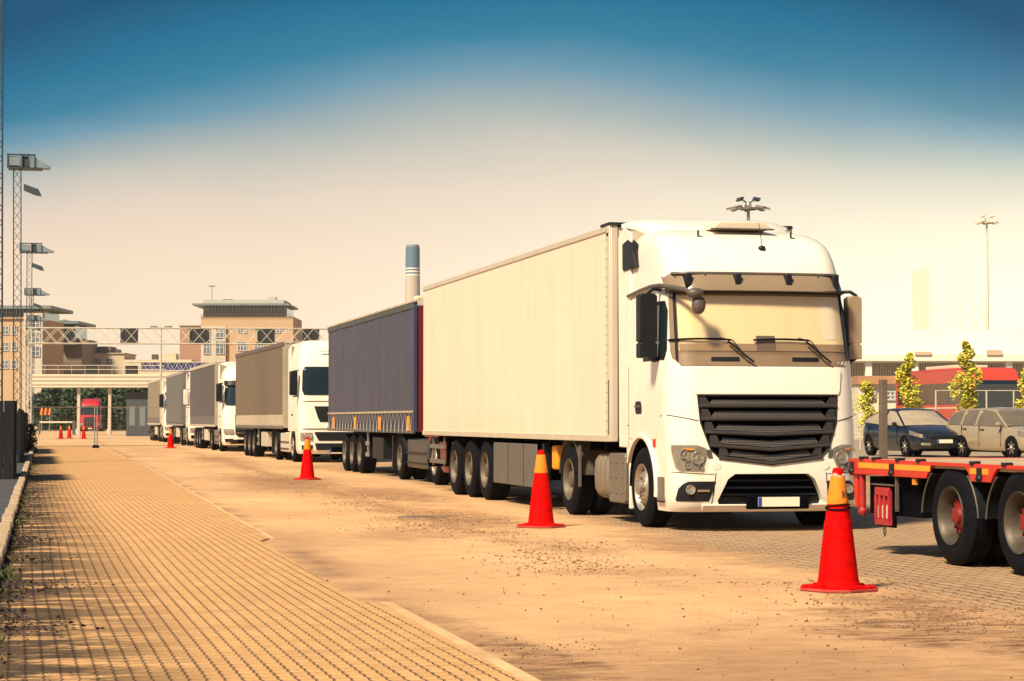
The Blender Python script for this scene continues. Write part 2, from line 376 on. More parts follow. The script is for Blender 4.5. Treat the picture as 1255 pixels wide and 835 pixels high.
        c = mix(M('MULTIPLY', far, .6), c, (.55, .38, .24))
        bp = N(t, 'ShaderNodeBump'); bp.inputs['Distance'].default_value = .03; bp.inputs['Strength'].default_value = .55
        L(M('SUBTRACT', M('ADD', M('MULTIPLY', n3, .4), M('MULTIPLY', n2, .8)), M('MULTIPLY', M('MULTIPLY', ph, lane), .5)), bp.inputs['Height']); L(bp.outputs[0], b.inputs['Normal'])
    L(c, b.inputs['Base Color'])
def gmat(name, kind):
    m = bpy.data.materials.new(name); m.use_nodes = True; ground_nodes(m, kind); return m
g = MB(); g.box(-1500, 1500, -60, 2500, -.6, -.03); tag(g.build('ground', mat('far_ground', (.46, .34, .23), .9, var=.2, scale=.05)), None, None, kind='structure')
r_ = random.Random(3)
def dirt_z(x, y): return .0
def road_fn(u, v):
    return (lerp(-.1, 40, u), lerp(-20, 420, v**1.8), .0)
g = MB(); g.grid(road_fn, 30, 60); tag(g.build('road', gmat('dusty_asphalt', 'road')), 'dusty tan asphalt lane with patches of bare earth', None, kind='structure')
def edge_x(y): return tab([(8, 2.50), (15.5, 2.55), (15.55, 2.42), (24.0, 2.58), (24.1, 2.72), (40, 3.02), (65, 3.48), (112, 3.65)], y)+.008*math.sin(y*.55)
g = MB()
def kerb_x(y): return -.35+.008*y
g.grid(lambda u, v: (lerp(kerb_x(lerp(-10, 112, v)), edge_x(lerp(-10, 112, v)), u), lerp(-10, 112, v), .016), 8, 480, thick=(0, 0, -.03))
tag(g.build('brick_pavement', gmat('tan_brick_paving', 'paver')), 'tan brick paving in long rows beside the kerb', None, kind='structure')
g = MB(); g.grid(lambda u, v: (edge_x(lerp(-10, 15.5, v))+.002+.085*u, lerp(-10, 15.5, v), .020), 1, 80, thick=(0, 0, -.04)); g.grid(lambda u, v: (edge_x(lerp(24.15, 112, v))+.002+.05*u, lerp(24.15, 112, v), .020), 1, 300, thick=(0, 0, -.04))
tag(g.build('paving_edge', mat('pale_edge_stone', (.66, .42, .23), .85, var=.3, scale=1.1, dirt=(.42, .25, .13), dirt_amt=1.)), None, None, kind='structure')
g = MB()
y = -6.
while y < 112:
    l = .98; x = kerb_x(y)+r_.uniform(-.012, .012); h = .115+r_.uniform(-.012, .012)
    g.cb((x-.07, y+l/2, h/2-.03), (.068, l/2-.006, h/2+.03)); y += 1.0
tag(g.build('kerb', mat('kerb_stone', (.46, .35, .24), .85, var=.3, scale=4, bump=.5, dirt=(.12, .09, .06), dirt_amt=.7), bevel=.018), None, None, kind='structure')
g = MB(); g.grid(lambda u, v: (lerp(-14, kerb_x(lerp(-10, 112, v))-.14, u), lerp(-10, 112, v), .07), 4, 60, thick=(0, 0, -.1))
tag(g.build('quay_strip', mat('grey_asphalt', (.055, .06, .07), .9, var=.25, scale=2, bump=.4, bscale=80)), None, None, kind='structure')
g = MB(); g.box(18, 120, 40, 230, -.2, .22); tag(g.build('car_park', mat('car_park_asphalt', (.30, .24, .18), .9, var=.2, scale=.5), bevel=.02), None, None, kind='structure')
# pebbles and crumbs of earth
g = MB(); rr = random.Random(11)
for i in range(1500):
    if i < 950:
        px, py, s_ = rr.choice([(560, 632, 60), (600, 640, 50), (480, 612, 50), (1180, 770, 50), (900, 690, 120), (760, 730, 160), (350, 592, 50), (640, 800, 60), (430, 640, 40)])
        px += rr.gauss(0, s_); py += rr.gauss(0, s_*.14)
    else: px = rr.uniform(60, 1250); py = rr.uniform(585, 834)
    if py < 560: continue
    x, y = at(px, gd(py)); r = min(.02, abs(rr.gauss(0, .004))+.002+(.008 if rr.random() < .04 else 0))
    if 0 < x < edge_x(y) and rr.random() < .8: continue
    a = rr.uniform(0, 3); 
    g.add([(x+r*math.cos(a+k*1.57)*rr.uniform(.7, 1.6), y+r*math.sin(a+k*1.57)*rr.uniform(.7, 1.4), .002) for k in range(4)]+[(x+rr.uniform(-.5, .5)*r, y, r*rr.uniform(.4, .9)+.006)], [(0,1,4),(1,2,4),(2,3,4),(3,0,4)])
tag(g.build('pebbles', mat('earth_crumbs', (.13, .08, .05), .9, var=.4, scale=9), smooth=0), None, None, kind='stuff')
g = MB(); x, y = at(517, gd(634)); g.lathe((x, y, .0), [(0, .34), (.012, .33), (.012, .27), (.006, .265), (.006, 0.001)], 28, 'Z')
for k in range(6): g.box(x-.2, x+.2, y-.2+k*.08, y-.18+k*.08, .004, .014)
tag(g.build('drain_cover', mat('iron_cover', (.22, .17, .13), .7, metal=.3, var=.3, scale=9)), 'round iron drain cover sunk in the bare earth by the trucks', 'drain cover')
g = MB()
for i in range(6500):
    y = 18+abs(rr.gauss(0, 1))*20 if rr.random() < .75 else rr.uniform(13, 17); c = 4.75+.024*y if y > 17.5 else rr.choice([5.9, 6.6])
    k_ = math.sin(y*.9)*.35+math.sin(y*2.3+1)*.2
    if rr.random() > .35+.65*abs(math.sin(y*.37+.6)): continue
    x = c+k_+rr.gauss(0, .38); r = min(.03, abs(rr.gauss(0, .006))+.003); a = rr.uniform(0, 3)
    g.add([(x+r*math.cos(a+k*1.57)*rr.uniform(.7, 1.8), y+r*math.sin(a+k*1.57)*rr.uniform(.7, 1.8), .001) for k in range(4)]+[(x+rr.uniform(-.5, .5)*r, y, r*rr.uniform(.3, .9)+.003)], [(0,1,4),(1,2,4),(2,3,4),(3,0,4)])
tag(g.build('loose_soil', mat('loose_soil', (.20, .115, .065), .9, var=.6, scale=2), smooth=0), None, None, kind='stuff')
# weeds along the kerb
def weeds(g, x, y, n, h, sp, rg):
    for _ in range(n):
        a = rg.uniform(0, 6.28); q = rg.gauss(0, sp); bx, by = x+q*math.cos(a)*.5, y+q*math.sin(a)*1.6
        le = h*rg.uniform(.4, 1.1); dx, dy = math.cos(a)*le*rg.uniform(.1, .9), math.sin(a)*le*rg.uniform(.1, .9); w = rg.uniform(.004, .011)
        g.add([(bx-w, by, .01), (bx+w, by, .01), (bx+dx*.5+w, by+dy*.5, .01+le*.6), (bx+dx*.5-w, by+dy*.5, .01+le*.6), (bx+dx, by+dy, le*.85)], [(0,1,2,3), (3,2,4)])
g = MB()
yy = 11.
while yy < 100:
    n = rr.choice([0, 0, 15, 40, 110]); weeds(g, kerb_x(yy)+.04, yy, n, rr.uniform(.05, .13), .14, rr); yy += rr.uniform(.5, 1.6)*(1+yy*.012)
tag(g.build('weeds', mat('weed_green', (.06, .07, .022), .8, var=.4, scale=5), smooth=0), None, None, kind='stuff')
# heaps of dead leaves and soil lying in the gutter
g = MB()
for i in range(5200):
    y = 10.5+abs(rr.gauss(0, 1))*22; 
    if math.sin(y*1.9)+math.sin(y*.83+1) < .2 and rr.random() < .8: continue
    x = kerb_x(y)+abs(rr.gauss(0, .10+.22*max(0, math.sin(y*1.9))))+.01; a = rr.uniform(0, 6.28); r = rr.uniform(.008, .026); t_ = rr.uniform(.018, .05)
    g.add([(x+r*math.cos(a), y+r*math.sin(a), t_), (x-r*math.sin(a)*.5, y+r*math.cos(a)*.5, t_+rr.uniform(-.01, .02)), (x-r*math.cos(a), y-r*math.sin(a), t_), (x+r*math.sin(a)*.5, y-r*math.cos(a)*.5, t_+rr.uniform(-.01, .02))], [(0,1,2,3)])
tag(g.build('leaf_litter', mat('dead_leaves', (.035, .026, .022), .9, var=.5, scale=8), smooth=0), None, None, kind='stuff')
# ---------------------------------------------------------------- wheels
DISH = mat('dusty_dish_rim', (.13, .11, .09), .55, metal=.3, var=.25, scale=6, dirt=(.07, .055, .04), dirt_amt=.7)
def tyre_prof(w, ro, ri, grooves=4):
    p = [(-w/2+.01, ri), (-w/2, ri+.03), (-w/2-.012, (ri+ro)/2), (-w/2+.005, ro-.05), (-w/2+.03, ro-.012)]
    n = grooves; a0, a1 = -w/2+.04, w/2-.04
    for k in range(n+1):
        a = lerp(a0, a1, k/(n)) if n else 0
        if k < n:
            p += [(a+.002, ro)]; b = lerp(a0, a1, (k+1)/n)
            p += [(b-.014, ro), (b-.012, ro-.012), (b-.002, ro-.012)]
    p += [(w/2-.03, ro-.012), (w/2-.005, ro-.05), (w/2+.012, (ri+ro)/2), (w/2, ri+.03), (w/2-.01, ri)]
    return p
def wheel_part(parent, x, y, side, ro=.50, w=.30, style='steel', dual=False, detail=True, rimmat=None):
    # side -1: the face looks to -x.  x is the outer face
    n = 40 if detail else 20; ri = ro*.575
    g = MB(); cx = x-side*w/2
    g.lathe((cx, 0, 0), tyre_prof(w, ro, ri, 4 if detail else 2), n)
    if dual: g.lathe((cx-side*(w+.05), 0, 0), tyre_prof(w, ro, ri, 4 if detail else 2), n)
    o = g.build('wheel', BLACK, parent, smooth=40); o.location = (0, y, ro)
    g = MB(); s = side; X = x
    # rim lathe, outside (X) inward (-s)
    lip = ri
    if style == 'front':      # convex steel hub facing out
        prof = [(X-s*.02, lip+.012), (X+s*.006, lip+.006), (X-s*.01, lip-.01), (X-s*.07, lip-.03), (X-s*.08, lip*.80), (X-s*.035, lip*.70), (X-s*.005, lip*.60), (X+s*.0, lip*.42), (X-s*.02, lip*.40), (X-s*.02, .105), (X+s*.045, .10), (X+s*.06, .08), (X+s*.06, .0005)]
    else:                     # deep dish with hub standing in it
        dp = .15 if not dual else .17
        prof = [(X-s*.02, lip+.012), (X+s*.006, lip+.006), (X-s*.01, lip-.012), (X-s*.06, lip-.03), (X-s*dp, lip-.05), (X-s*(dp+.01), lip*.62), (X-s*(dp-.02), lip*.52), (X-s*(dp-.05), .15), (X-s*(dp-.06), .125), (X-s*.03, .115), (X-s*.02, .09), (X-s*.02, .0005)]
    if style == 'redhub': prof = [(X-s*.02, lip+.012), (X+s*.006, lip+.006), (X-s*.01, lip-.012), (X-s*.05, lip-.03), (X-s*.16, lip-.055), (X-s*.175, lip*.62), (X-s*.17, .12), (X-s*.17, .0005)]
    g.lathe((0, 0, 0), prof, n, mi=0)
    bolt_r = lip*.50 if style == 'front' else lip*.6
    bx = X-s*.0 if style == 'front' else X-s*.14
    if detail:
        for k in range(10):
            t = 2*math.pi*k/10
            g.cyl((bx-s*.01, bolt_r*math.cos(t), bolt_r*math.sin(t)), (bx+s*.03, bolt_r*math.cos(t), bolt_r*math.sin(t)), .016, n=6, mi=1)
            t += math.pi/10; rr_ = lip*.79 if style == 'front' else lip*.73
            g.cyl((X-s*(.085 if style == 'front' else .165), rr_*math.cos(t), rr_*math.sin(t)), (X-s*(.06 if style == 'front' else .148), rr_*math.cos(t), rr_*math.sin(t)), .028, n=10, mi=2)
    if style == 'redhub':
        for k in range(16):
            t = 2*math.pi*k/16; M = Matrix.Rotation(t, 3, 'X')
            g.cb((X-s*.125, -math.sin(t)*.125, math.cos(t)*.125), (.035, .007, .04), M=M, mi=3)
        g.lathe((0, 0, 0), [(X-s*.16, .115), (X-s*.09, .11), (X-s*.08, .085), (X-s*.05, .075), (X-s*.045, .055), (X-s*.045, .0005)], 24, mi=3)
    rm = rimmat or (ALU if style == 'front' else DISH)
    r = g.build('rim', [rm, ALU if style != 'redhub' else mat('chrome_nut', (.4, .38, .36), .3, metal=.8), mat('vent_hole_dark', (.006, .006, .007), .9), REDHUB], o, smooth=35)
    return o

# ---------------------------------------------------------------- truck cab
class Cab:
    def __init__(s, yf, hw, rad=.30, bulge=.07, back=2.15): s.yf, s.hw, s.rad, s.b, s.back = yf, hw, rad, bulge, back
    def y(s, x, z):
        h = tab(s.hw, z); r = min(s.rad, h*.6); a = abs(x); v = tab(s.yf, z)+s.b*(x/h)**2
        e = a-(h-r)
        if e > 0:
            e = min(e, r*.9999); v += (r-math.sqrt(r*r-e*e))*1.0
        return v
    def x(s, z): return tab(s.hw, z)
    def ring(s, z):
        h = tab(s.hw, z); r = min(s.rad, h*.6); pts = []
        ys = s.y(h, z)
        ys = min(ys, s.back-.05)
        for k in range(4): pts.append((-h, lerp(s.back, ys, k/4), z))
        for k in range(9):
            a = math.pi/2*k/8; x = -(h-r)-r*math.cos(a); pts.append((x, min(s.y(x, z), s.back-.05), z))
        for k in range(1, 12):
            x = lerp(-(h-r), h-r, k/12); pts.append((x, min(s.y(x, z), s.back-.05), z))
        for k in range(9):
            a = math.pi/2*k/8; x = (h-r)+r*math.sin(a); pts.append((x, min(s.y(x, z), s.back-.05), z))
        for k in range(3, -1, -1): pts.append((h, lerp(s.back, ys, k/4), z))
        return pts
    def shell(s, g, zs):
        R_ = [s.ring(z) for z in zs]; n = len(R_[0]); vs = [p for r in R_ for p in r]
        fs = [(j*n+i, j*n+(i+1) % n, (j+1)*n+(i+1) % n, (j+1)*n+i) for j in range(len(zs)-1) for i in range(n)]
        fs += [tuple(range(n-1, -1, -1)), tuple((len(zs)-1)*n+i for i in range(n))]
        g.add(vs, fs)
    def front(s, g, rows, off, nx=24, nz=8, thick=.03, mi=0):   # rows: (z, x0, x1) bottom to top
        T0 = [(r[0], r[1]) for r in rows]; T1 = [(r[0], r[2]) for r in rows]
        def fn(u, v):
            z = lerp(rows[0][0], rows[-1][0], v); x = lerp(tab(T0, z), tab(T1, z), u); return (x, s.y(x, z)-off, z)
        g.grid(fn, nx, nz, mi, thick=(0, thick, 0)); return g
    def side(s, g, rows, off, sd=-1, ny=8, nz=8, thick=.02, mi=0):   # rows: (z, y0, y1)
        T0 = [(r[0], r[1]) for r in rows]; T1 = [(r[0], r[2]) for r in rows]
        def fn(u, v):
            z = lerp(rows[0][0], rows[-1][0], v); yy = lerp(tab(T0, z), tab(T1, z), u)
            h = tab(s.hw, z); r = s.rad; yc = tab(s.yf, z)+s.b+r; x = h
            if yy < yc:
                e = min((yc-yy)/r, .96); x = h-r*(1-math.sqrt(1-e*e))
            return (sd*(x+off), yy, z)
        g.grid(fn, ny, nz, mi, thick=(-sd*thick, 0, 0)); return g
def frange(a, b, n): return [lerp(a, b, k/n) for k in range(n+1)]
# ---------------------------------------------------------------- the leading white truck
def plate(parent, x, y, z, w=.52, h=.11, s=1):
    g = MB(); g.box(x-w/2, x+w/2, y-.012, y, z-h/2, z+h/2); g.box(x-w/2, x-w/2+.045, y-.015, y-.011, z-h/2+.002, z+h/2-.002, 1)
    return g.build('licence_plate', [PLATE, PBLUE], parent)
def chassis(t, y0, y1, zt=1.0):
    g = MB()
    for s in (-1, 1): g.box(s*.42-.05, s*.42+.05, y0, y1, zt-.32, zt-.04)
    yy = y0+.4
    while yy < y1: g.box(-.37, .37, yy, yy+.12, zt-.28, zt-.1); yy += 1.3
    return g.build('chassis', CHASS, t)
def axle(t, y, ro=.5):
    g = MB(); g.cyl((-.95, y, ro), (.95, y, ro), .07, n=10); g.box(-.25, .25, y-.14, y+.14, ro-.17, ro+.15); g.box(-.62, -.38, y-.3, y+.35, ro+.02, ro+.26); g.box(.38, .62, y-.3, y+.35, ro+.02, ro+.26)
    return g.build('axle', CHASS, t)
def fender(t, y, r, x0, x1, a0=15, a1=165, m=None, flat=.0):
    g = MB()
    def fn(u, v): a = R(lerp(a0, a1, v)); return (lerp(x0, x1, u), y-r*math.cos(a), .5+r*math.sin(a))
    g.grid(fn, 1, 14, thick=(0, 0, .02)); return g.build('mudguard', m or GREYP, t)

T = thing('articulated_truck', 'big white lorry with honeycomb grille and tall white box trailer heading the queue', 'truck', (8.9, 24.6, 0), 0)
A = Cab([(.24, .10), (.32, .02), (.5, -.02), (.72, -.03), (.95, .0), (1.25, .03), (1.65, .07), (2.03, .14), (2.45, .24), (2.9, .35), (3.05, .39), (3.2, .44), (3.36, .53), (3.5, .64), (3.6, .76), (3.68, .92), (3.74, 1.1), (3.80, 1.4), (3.845, 1.8), (3.86, 2.0)],
        [(.24, 1.19), (.4, 1.225), (2.05, 1.225), (2.9, 1.19), (3.2, 1.175), (3.4, 1.165), (3.55, 1.145), (3.66, 1.11), (3.74, 1.06), (3.80, .98), (3.845, .86), (3.86, .76)], rad=.32, bulge=.085, back=2.12)
g = MB(); A.shell(g, [.24, .27, .32, .42, .55, .72, .85, .95, 1.1, 1.25, 1.4, 1.65, 1.85, 2.03, 2.2, 2.45, 2.7, 2.9, 3.0, 3.05, 3.12, 3.2, 3.28, 3.36, 3.43, 3.5, 3.55, 3.6, 3.64, 3.68, 3.71, 3.74, 3.77, 3.80, 3.82, 3.845, 3.86])
cab = g.build('cab', WHITE, T, smooth=50)
c = MB(); c.cyl((-2, 1.42, .5), (2, 1.42, .5), .64, n=48)
cut = c.build('cut', WHITE); apply_bool(cab, cut)
c = MB(); c.box(-2, 2, 1.42, 3, -.2, .90); cut = c.build('cut', WHITE); apply_bool(cab, cut)
# lower front openings are real recesses
c = MB(); c.prism([(-.66, .33), (-.68, .38), (-.56, .64), (-.47, .705), (.47, .705), (.56, .64), (.68, .38), (.66, .33)], -.5, .22, 'Y'); cut = c.build('cut', CHASS); apply_bool(cab, cut)
gt = [(-.90, 1.66), (.90, 1.66), (.875, 1.33), (.76, 1.0), (.66, .905), (.0, .815), (-.66, .905), (-.76, 1.0), (-.875, 1.33)]
c = MB(); c.prism(gt, -.5, .22, 'Y'); cut = c.build('cut', CHASS); apply_bool(cab, cut)
for o_ in (cab,):
    o_.data.materials.clear(); o_.data.materials.append(WHITE)
    for p in o_.data.polygons: p.material_index = 0
    o_.data.shade_smooth(); o_.data.set_sharp_from_angle(angle=R(38))
# wheel arch lip
for sd in (-1, 1):
    g = MB()
    def fn(u, v, sd=sd):
        a = R(lerp(-8, 152, v)); r = lerp(.635, .70, u); x = 1.225+(.035 if u < .7 else .0); return (sd*x, 1.42-r*math.cos(a), .5+r*math.sin(a))
    g.grid(fn, 3, 30, thick=(-sd*.05, 0, 0)); g.build('wheel_arch', WHITE, T)
    g = MB()
    g.grid(lambda u, v, sd=sd: (sd*lerp(.55, 1.21, u), 1.42-.63*math.cos(R(lerp(0, 180, v))), .5+.63*math.sin(R(lerp(0, 180, v)))), 1, 20, thick=(0, 0, .01)); g.build('wheel_well', CHASS, T)
for sd in (-1, 1): g = MB(); g.box(sd*1.16-.03, sd*1.16+.03, 2.08, 2.16, .20, .98); g.build('mud_flap', WHITE, T, bevel=.015)
g = MB(); g.box(-.8, .8, .12, 1.0, .42, .9); g.box(-.85, .85, .24, .5, .75, 1.7); g.box(-1.1, 1.1, .8, 2.1, .86, .93); g.build('radiator', CHASS, T)
# grille
g = MB()
def vdrop(x, w, d): return -d*(1-min(1, abs(x)/w))
rowsz = [(1.535, .895, .0), (1.375, .875, .0), (1.215, .835, .03), (1.055, .78, .055), (.905, .67, .075)]
for k, (z, w, d) in enumerate(rowsz):
    def fn(u, v, z=z, w=w, d=d):
        x = lerp(-w, w, u); zz_ = z+vdrop(x, w, d)+lerp(-.022, .022, v); return (x*(1 if v < .5 else 1.0), A.y(x, zz_)-.030+.03*abs(v-.4), zz_)
    g.grid(fn, 24, 3, thick=(0, .10, 0))
gr = g.build('grille', GRIL, T, smooth=30)
g = MB()
for k, (z, w, d) in enumerate(rowsz):
    w2 = w-.14
    def fn(u, v, z=z, w2=w2, d=d):
        zt = z+.022; x = lerp(-w2+.05*v, w2-.05*v, u); zz_ = zt+vdrop(x, w2, d*.9)+lerp(.0, .075 if z < 1.5 else .055, v); return (x, A.y(x, zz_)+.015+.02*v, zz_)
    g.grid(fn, 20, 2, thick=(0, .02, 0))
g.build('grille_insert', HONEY, gr)
for k, (z, w, d) in enumerate(rowsz):
    for sx in (-1, 1):
        g = MB()
        def fn(u, v, z=z, w=w, sx=sx):
            x = lerp(w-.14+.05*v, w-.01+.0*v, u) if sx > 0 else lerp(-(w-.14+.05*v), -(w-.01), u); zz_ = z+.02+.10*v*(1 if z < 1.5 else .85); return (x, A.y(x, zz_)-.012, zz_)
        g.grid(fn, 3, 2, thick=(0, .05, 0)); g.build('grille_blade', GRIL, gr)
g = MB()
pts = gt+[gt[0]]
for (x0, z0), (x1, z1) in zip(pts, pts[1:]):
    for k in range(8):
        a, b = k/8, (k+1)/8; xa, za, xb, zb = lerp(x0, x1, a), lerp(z0, z1, a), lerp(x0, x1, b), lerp(z0, z1, b)
        g.cyl((xa, A.y(xa, za)-.002, za), (xb, A.y(xb, zb)-.002, zb), .012, n=6)
g.build('grille_frame', DARKP, gr)
g = MB(); g.box(-.95, .95, .17, .21, .7, 1.68); g.build('grille_back', CHASS, gr)
# bonnet panel with its lower break line
g = MB(); A.front(g, [(1.67, -.93, .93), (1.70, -.95, .95), (1.98, -.99, .99), (2.01, -.96, .96)], .018, 28, 6, .03); g.build('front_panel', WHITE, T, bevel=.012)
# bumper centre and skirt
g = MB(); A.front(g, [(.245, -.86, .86), (.335, -.88, .88)], .045, 28, 3, .09)
b_ = g.build('bumper', WHITE, T, bevel=.015)
g = MB()
for k in range(3):
    z = .44+.085*k; A.front(g, [(z, -.62+.04*k, .62-.04*k), (z+.02, -.61+.04*k, .61-.04*k)], -.08, 16, 1, .05)
g.box(-.88, .88, .14, .18, .34, .74); g.build('air_intake', DARKP, b_)
g = MB(); g.box(-.33, .47, -.06, .02, .275, .44); g.build('plate_holder', CHASS, b_, bevel=.02)
plate(b_, .07, -.063, .365, .53, .115)
for sx in (-1, 1):
    g = MB(); x, z = sx*.70, .80; y = A.y(x, z); g.lathe((x, y-.006, z), [(0, .05), (-.006, .047), (-.006, .001)], 20, 'Y'); g.build('tow_eye_cover', WHITE, b_)
# headlights at the corners
for sx in (-1, 1):
    def patch(rows, off, nx=12, nz=8, th=.02):
        g = MB()
        if sx > 0: rows = [(z, -b, -a) for z, a, b in rows]
        A.front(g, rows, off, nx, nz, th); return g
    rows = [(.735, -1.13, -.92), (.78, -1.165, -.86), (.95, -1.19, -.80), (1.02, -1.195, -.82), (1.055, -1.19, -.93)]
    h = patch(rows, .004).build('headlight', mat('headlight_housing', (.34, .30, .25), .3, metal=.3, var=.3, scale=15), T)
    g = MB()
    for (x, z, r) in ((-.93, .90, .085), (-1.07, .95, .07), (-1.04, .82, .055), (-.90, .79, .035)):
        x *= -sx; y = A.y(x, z); g.lathe((x, y-.012, z), [(.0, r), (-.022, r*.93), (-.012, r*.85), (.0, r*.5), (-.012, r*.2), (-.014, .001)], 20, 'Y')
    g.build('reflector', LENS, h, smooth=30)
    rows2 = [(.735-.012, -1.14, -.905), (.78, -1.18, -.845), (.95, -1.205, -.785), (1.02, -1.21, -.80), (1.07, -1.205, -.92)]
    patch(rows2, .030, th=.004).build('lens', GLASS, h)
    patch([(.995, -1.06, -.98), (1.015, -1.06, -.98)], .034, 2, 1).build('indicator', ORANGEL, h)
    # fog lamp recess
    f = patch([(.37, -1.15, -.79), (.40, -1.16, -.78), (.53, -1.14, -.735), (.60, -1.08, -.715), (.615, -1.04, -.71)], .006).build('fog_light', DARKP, T)
    g = MB(); x, z = sx*1.02, .515; y = A.y(x, z); g.lathe((x, y-.02, z), [(.0, .06), (-.02, .055), (-.008, .045), (.0, .001)], 20, 'Y'); g.build('reflector', LENS, f)
    patch([(.49, -.94, -.79), (.515, -.94, -.79)], .02, 4, 1).build('daytime_strip', CHROME, f)
    # dark step in bumper flank, washer flap
    patch([(.90, -.80, -.745), (1.0, -.815, -.76)], .012, 2, 2).build('headlight_washer', GREYP, T)
    # panel gaps
    g = MB()
    for k in range(10):
        za, zb = lerp(.26, .72, k/10), lerp(.26, .72, (k+1)/10); xa, xb = sx*lerp(.74+.02, .66+.05, k/10), sx*lerp(.76, .71, (k+1)/10)
        g.cyl((xa, A.y(xa, za)-.001, za), (xb, A.y(xb, zb)-.001, zb), .005, n=5)
    for k in range(12):
        xa, xb = sx*lerp(.73, 1.2, k/12), sx*lerp(.73, 1.2, (k+1)/12); za, zb = lerp(.70, .725, k/12), lerp(.70, .725, (k+1)/12)
        g.cyl((xa, A.y(xa, za)+.001, za), (xb, A.y(xb, zb)+.001, zb), .005, n=5)
    for k in range(12):
        xa, xb = sx*lerp(.90, 1.215, k/12), sx*lerp(.90, 1.215, (k+1)/12); z_ = lerp(1.35, 1.42, k/12)
        g.cyl((xa, A.y(xa, z_)+.001, z_), (xb, A.y(xb, z_+.005)+.001, z_+.005), .006, n=5)
    g.build('panel_gap', CHASS, T)
    # step well between bumper and wheel
    g = MB(); g.box(sx*1.228-.006, sx*1.228+.006, .44, .74, .36, .66); st_ = g.build('step_panel', ALUD, T, bevel=.01)
    g = MB(); g.box(sx*1.235-.006, sx*1.235+.006, .44, .74, .345, .365); g.build('step_edge', DARKP, st_)
    g = MB(); g.box(sx*1.232-.012, sx*1.232+.012, .82, .90, 1.02, 1.12); g.build('side_indicator', REDL, T, bevel=.008)
# windscreen: curtains, interior, glass, frame
fr_rows = [(2.02, -1.07, 1.07), (2.06, -1.14, 1.14), (2.2, -1.165, 1.165), (2.92, -1.135, 1.135), (2.97, -1.10, 1.10)]
g = MB(); A.front(g, fr_rows, .006, 36, 10, .02); wf = g.build('windscreen_frame', TANP, T, bevel=.006)
rows = [(2.21, -1.08, 1.08), (2.9, -1.06, 1.06)]
g = MB(); A.front(g, rows, .010, 36, 6, .004)
cu = g.build('cab_curtain', mat('drawn_curtain', (.88, .74, .50), .85, var=.06, scale=1.3, stretch=(3, 1, .3)), wf)
g = MB(); A.front(g, [(2.36, .80, .96), (2.40, .77, .985), (2.80, .77, .975), (2.84, .80, .96)], .014, 8, 3, .003); g.build('curtain_opening', CURT2, cu)
g = MB(); A.front(g, [(2.21, -1.075, 1.075), (2.30, -1.075, 1.075)], .0145, 36, 1, .003); g.build('dashboard', mat('tan_dashboard', (.34, .24, .15), .8, var=.1), wf)
g = MB(); A.front(g, [(2.22, -.12, .13), (2.40, -.115, .125)], .018, 4, 2, .004); g.build('seat_box', mat('grey_box', (.16, .12, .09), .8), wf)
g = MB(); A.front(g, [(2.185, -1.10, 1.10), (2.91, -1.08, 1.08)], .030, 36, 6, .006); g.build('windscreen', GLASS, wf)
for sx in (-1, 1):
    g = MB()
    for k in range(8):
        za, zb = lerp(2.1, 2.94, k/8), lerp(2.1, 2.94, (k+1)/8); xa, xb = sx*lerp(1.115, 1.09, k/8), sx*lerp(1.115, 1.09, (k+1)/8)
        g.cyl((xa, A.y(xa, za)-.03, za), (xb, A.y(xb, zb)-.03, zb), .016, n=6)
    g.build('pillar_trim', DARKP, wf)
for (x0,) in ((-.30,), (.72,)):          # wipers
    g = MB(); p = lambda x, z, o=.055: (x, A.y(x, z)-o, z)
    g.tube([p(x0+.12, 2.07, .05), p(x0, 2.16, .07), p(x0-.20, 2.33, .07)], .013, 6); g.tube([p(x0+.02, 2.13, .07), p(x0-.13, 2.34, .05), p(x0-.30, 2.37, .06)], .007, 6)
    w_ = g.build('wiper', DARKP, T)
    g = MB(); g.tube([p(lerp(x0-.88, x0-.15, k/8), lerp(2.345, 2.345, k/8)+.012*math.sin(k/8*3.1), .045) for k in range(9)], .013, 6); g.build('wiper_blade', BLACK, w_)
g = MB()
for x0 in (-.52, .52): A.front(g, [(2.085, x0-.19, x0+.17), (2.135, x0-.19, x0+.17)], .018, 6, 1, .015)
g.build('cowl_step', DARKP, T, bevel=.008)
# sun visor
def vis(u, v):
    x = lerp(-1.17, 1.17, u); z = lerp(2.955, 3.19, v); e = max(0, (abs(x)-.75)/.42); return (x, A.y(x, z)-.17+.10*(1-v)*0+.10*v-.02*math.sin(math.pi*v)+.07*e*e, z-.02*e)
g = MB(); g.grid(vis, 36, 6, thick=(0, .012, 0)); v_ = g.build('sun_visor', mat('smoked_acrylic', (.25, .19, .13), .25, var=.1, coat=.5, scale=1), T)
g = MB()
g.grid(lambda u, v: (lerp(-1.15, 1.15, u), lerp(A.y(lerp(-1.15, 1.15, u), 2.95)-.165, A.y(lerp(-1.15, 1.15, u), 2.95)+.0, v), lerp(2.955, 2.925, v)), 24, 2, thick=(0, 0, .01)); g.build('visor_shelf', DARKP, v_)
g = MB()
for x in (-.95, -.33, .33, .98):
    y = A.y(x, 3.08); g.box(x-.04, x+.04, y-.17, y+.01, 2.96, 3.17)
g.build('visor_bracket', DARKP, v_, bevel=.01)
g = MB(); A.front(g, [(3.165, -1.10, 1.10), (3.195, -1.10, 1.10)], .10, 30, 1, .08); g.build('visor_edge', GREYP, v_, bevel=.006)
g = MB()
for x in (-1.08, -.72, .76, 1.06, -.33, .33): g.ball((x, A.y(x, 3.15)-.10, 3.15), .013, 8)
g.build('visor_screw', DARKP, v_)
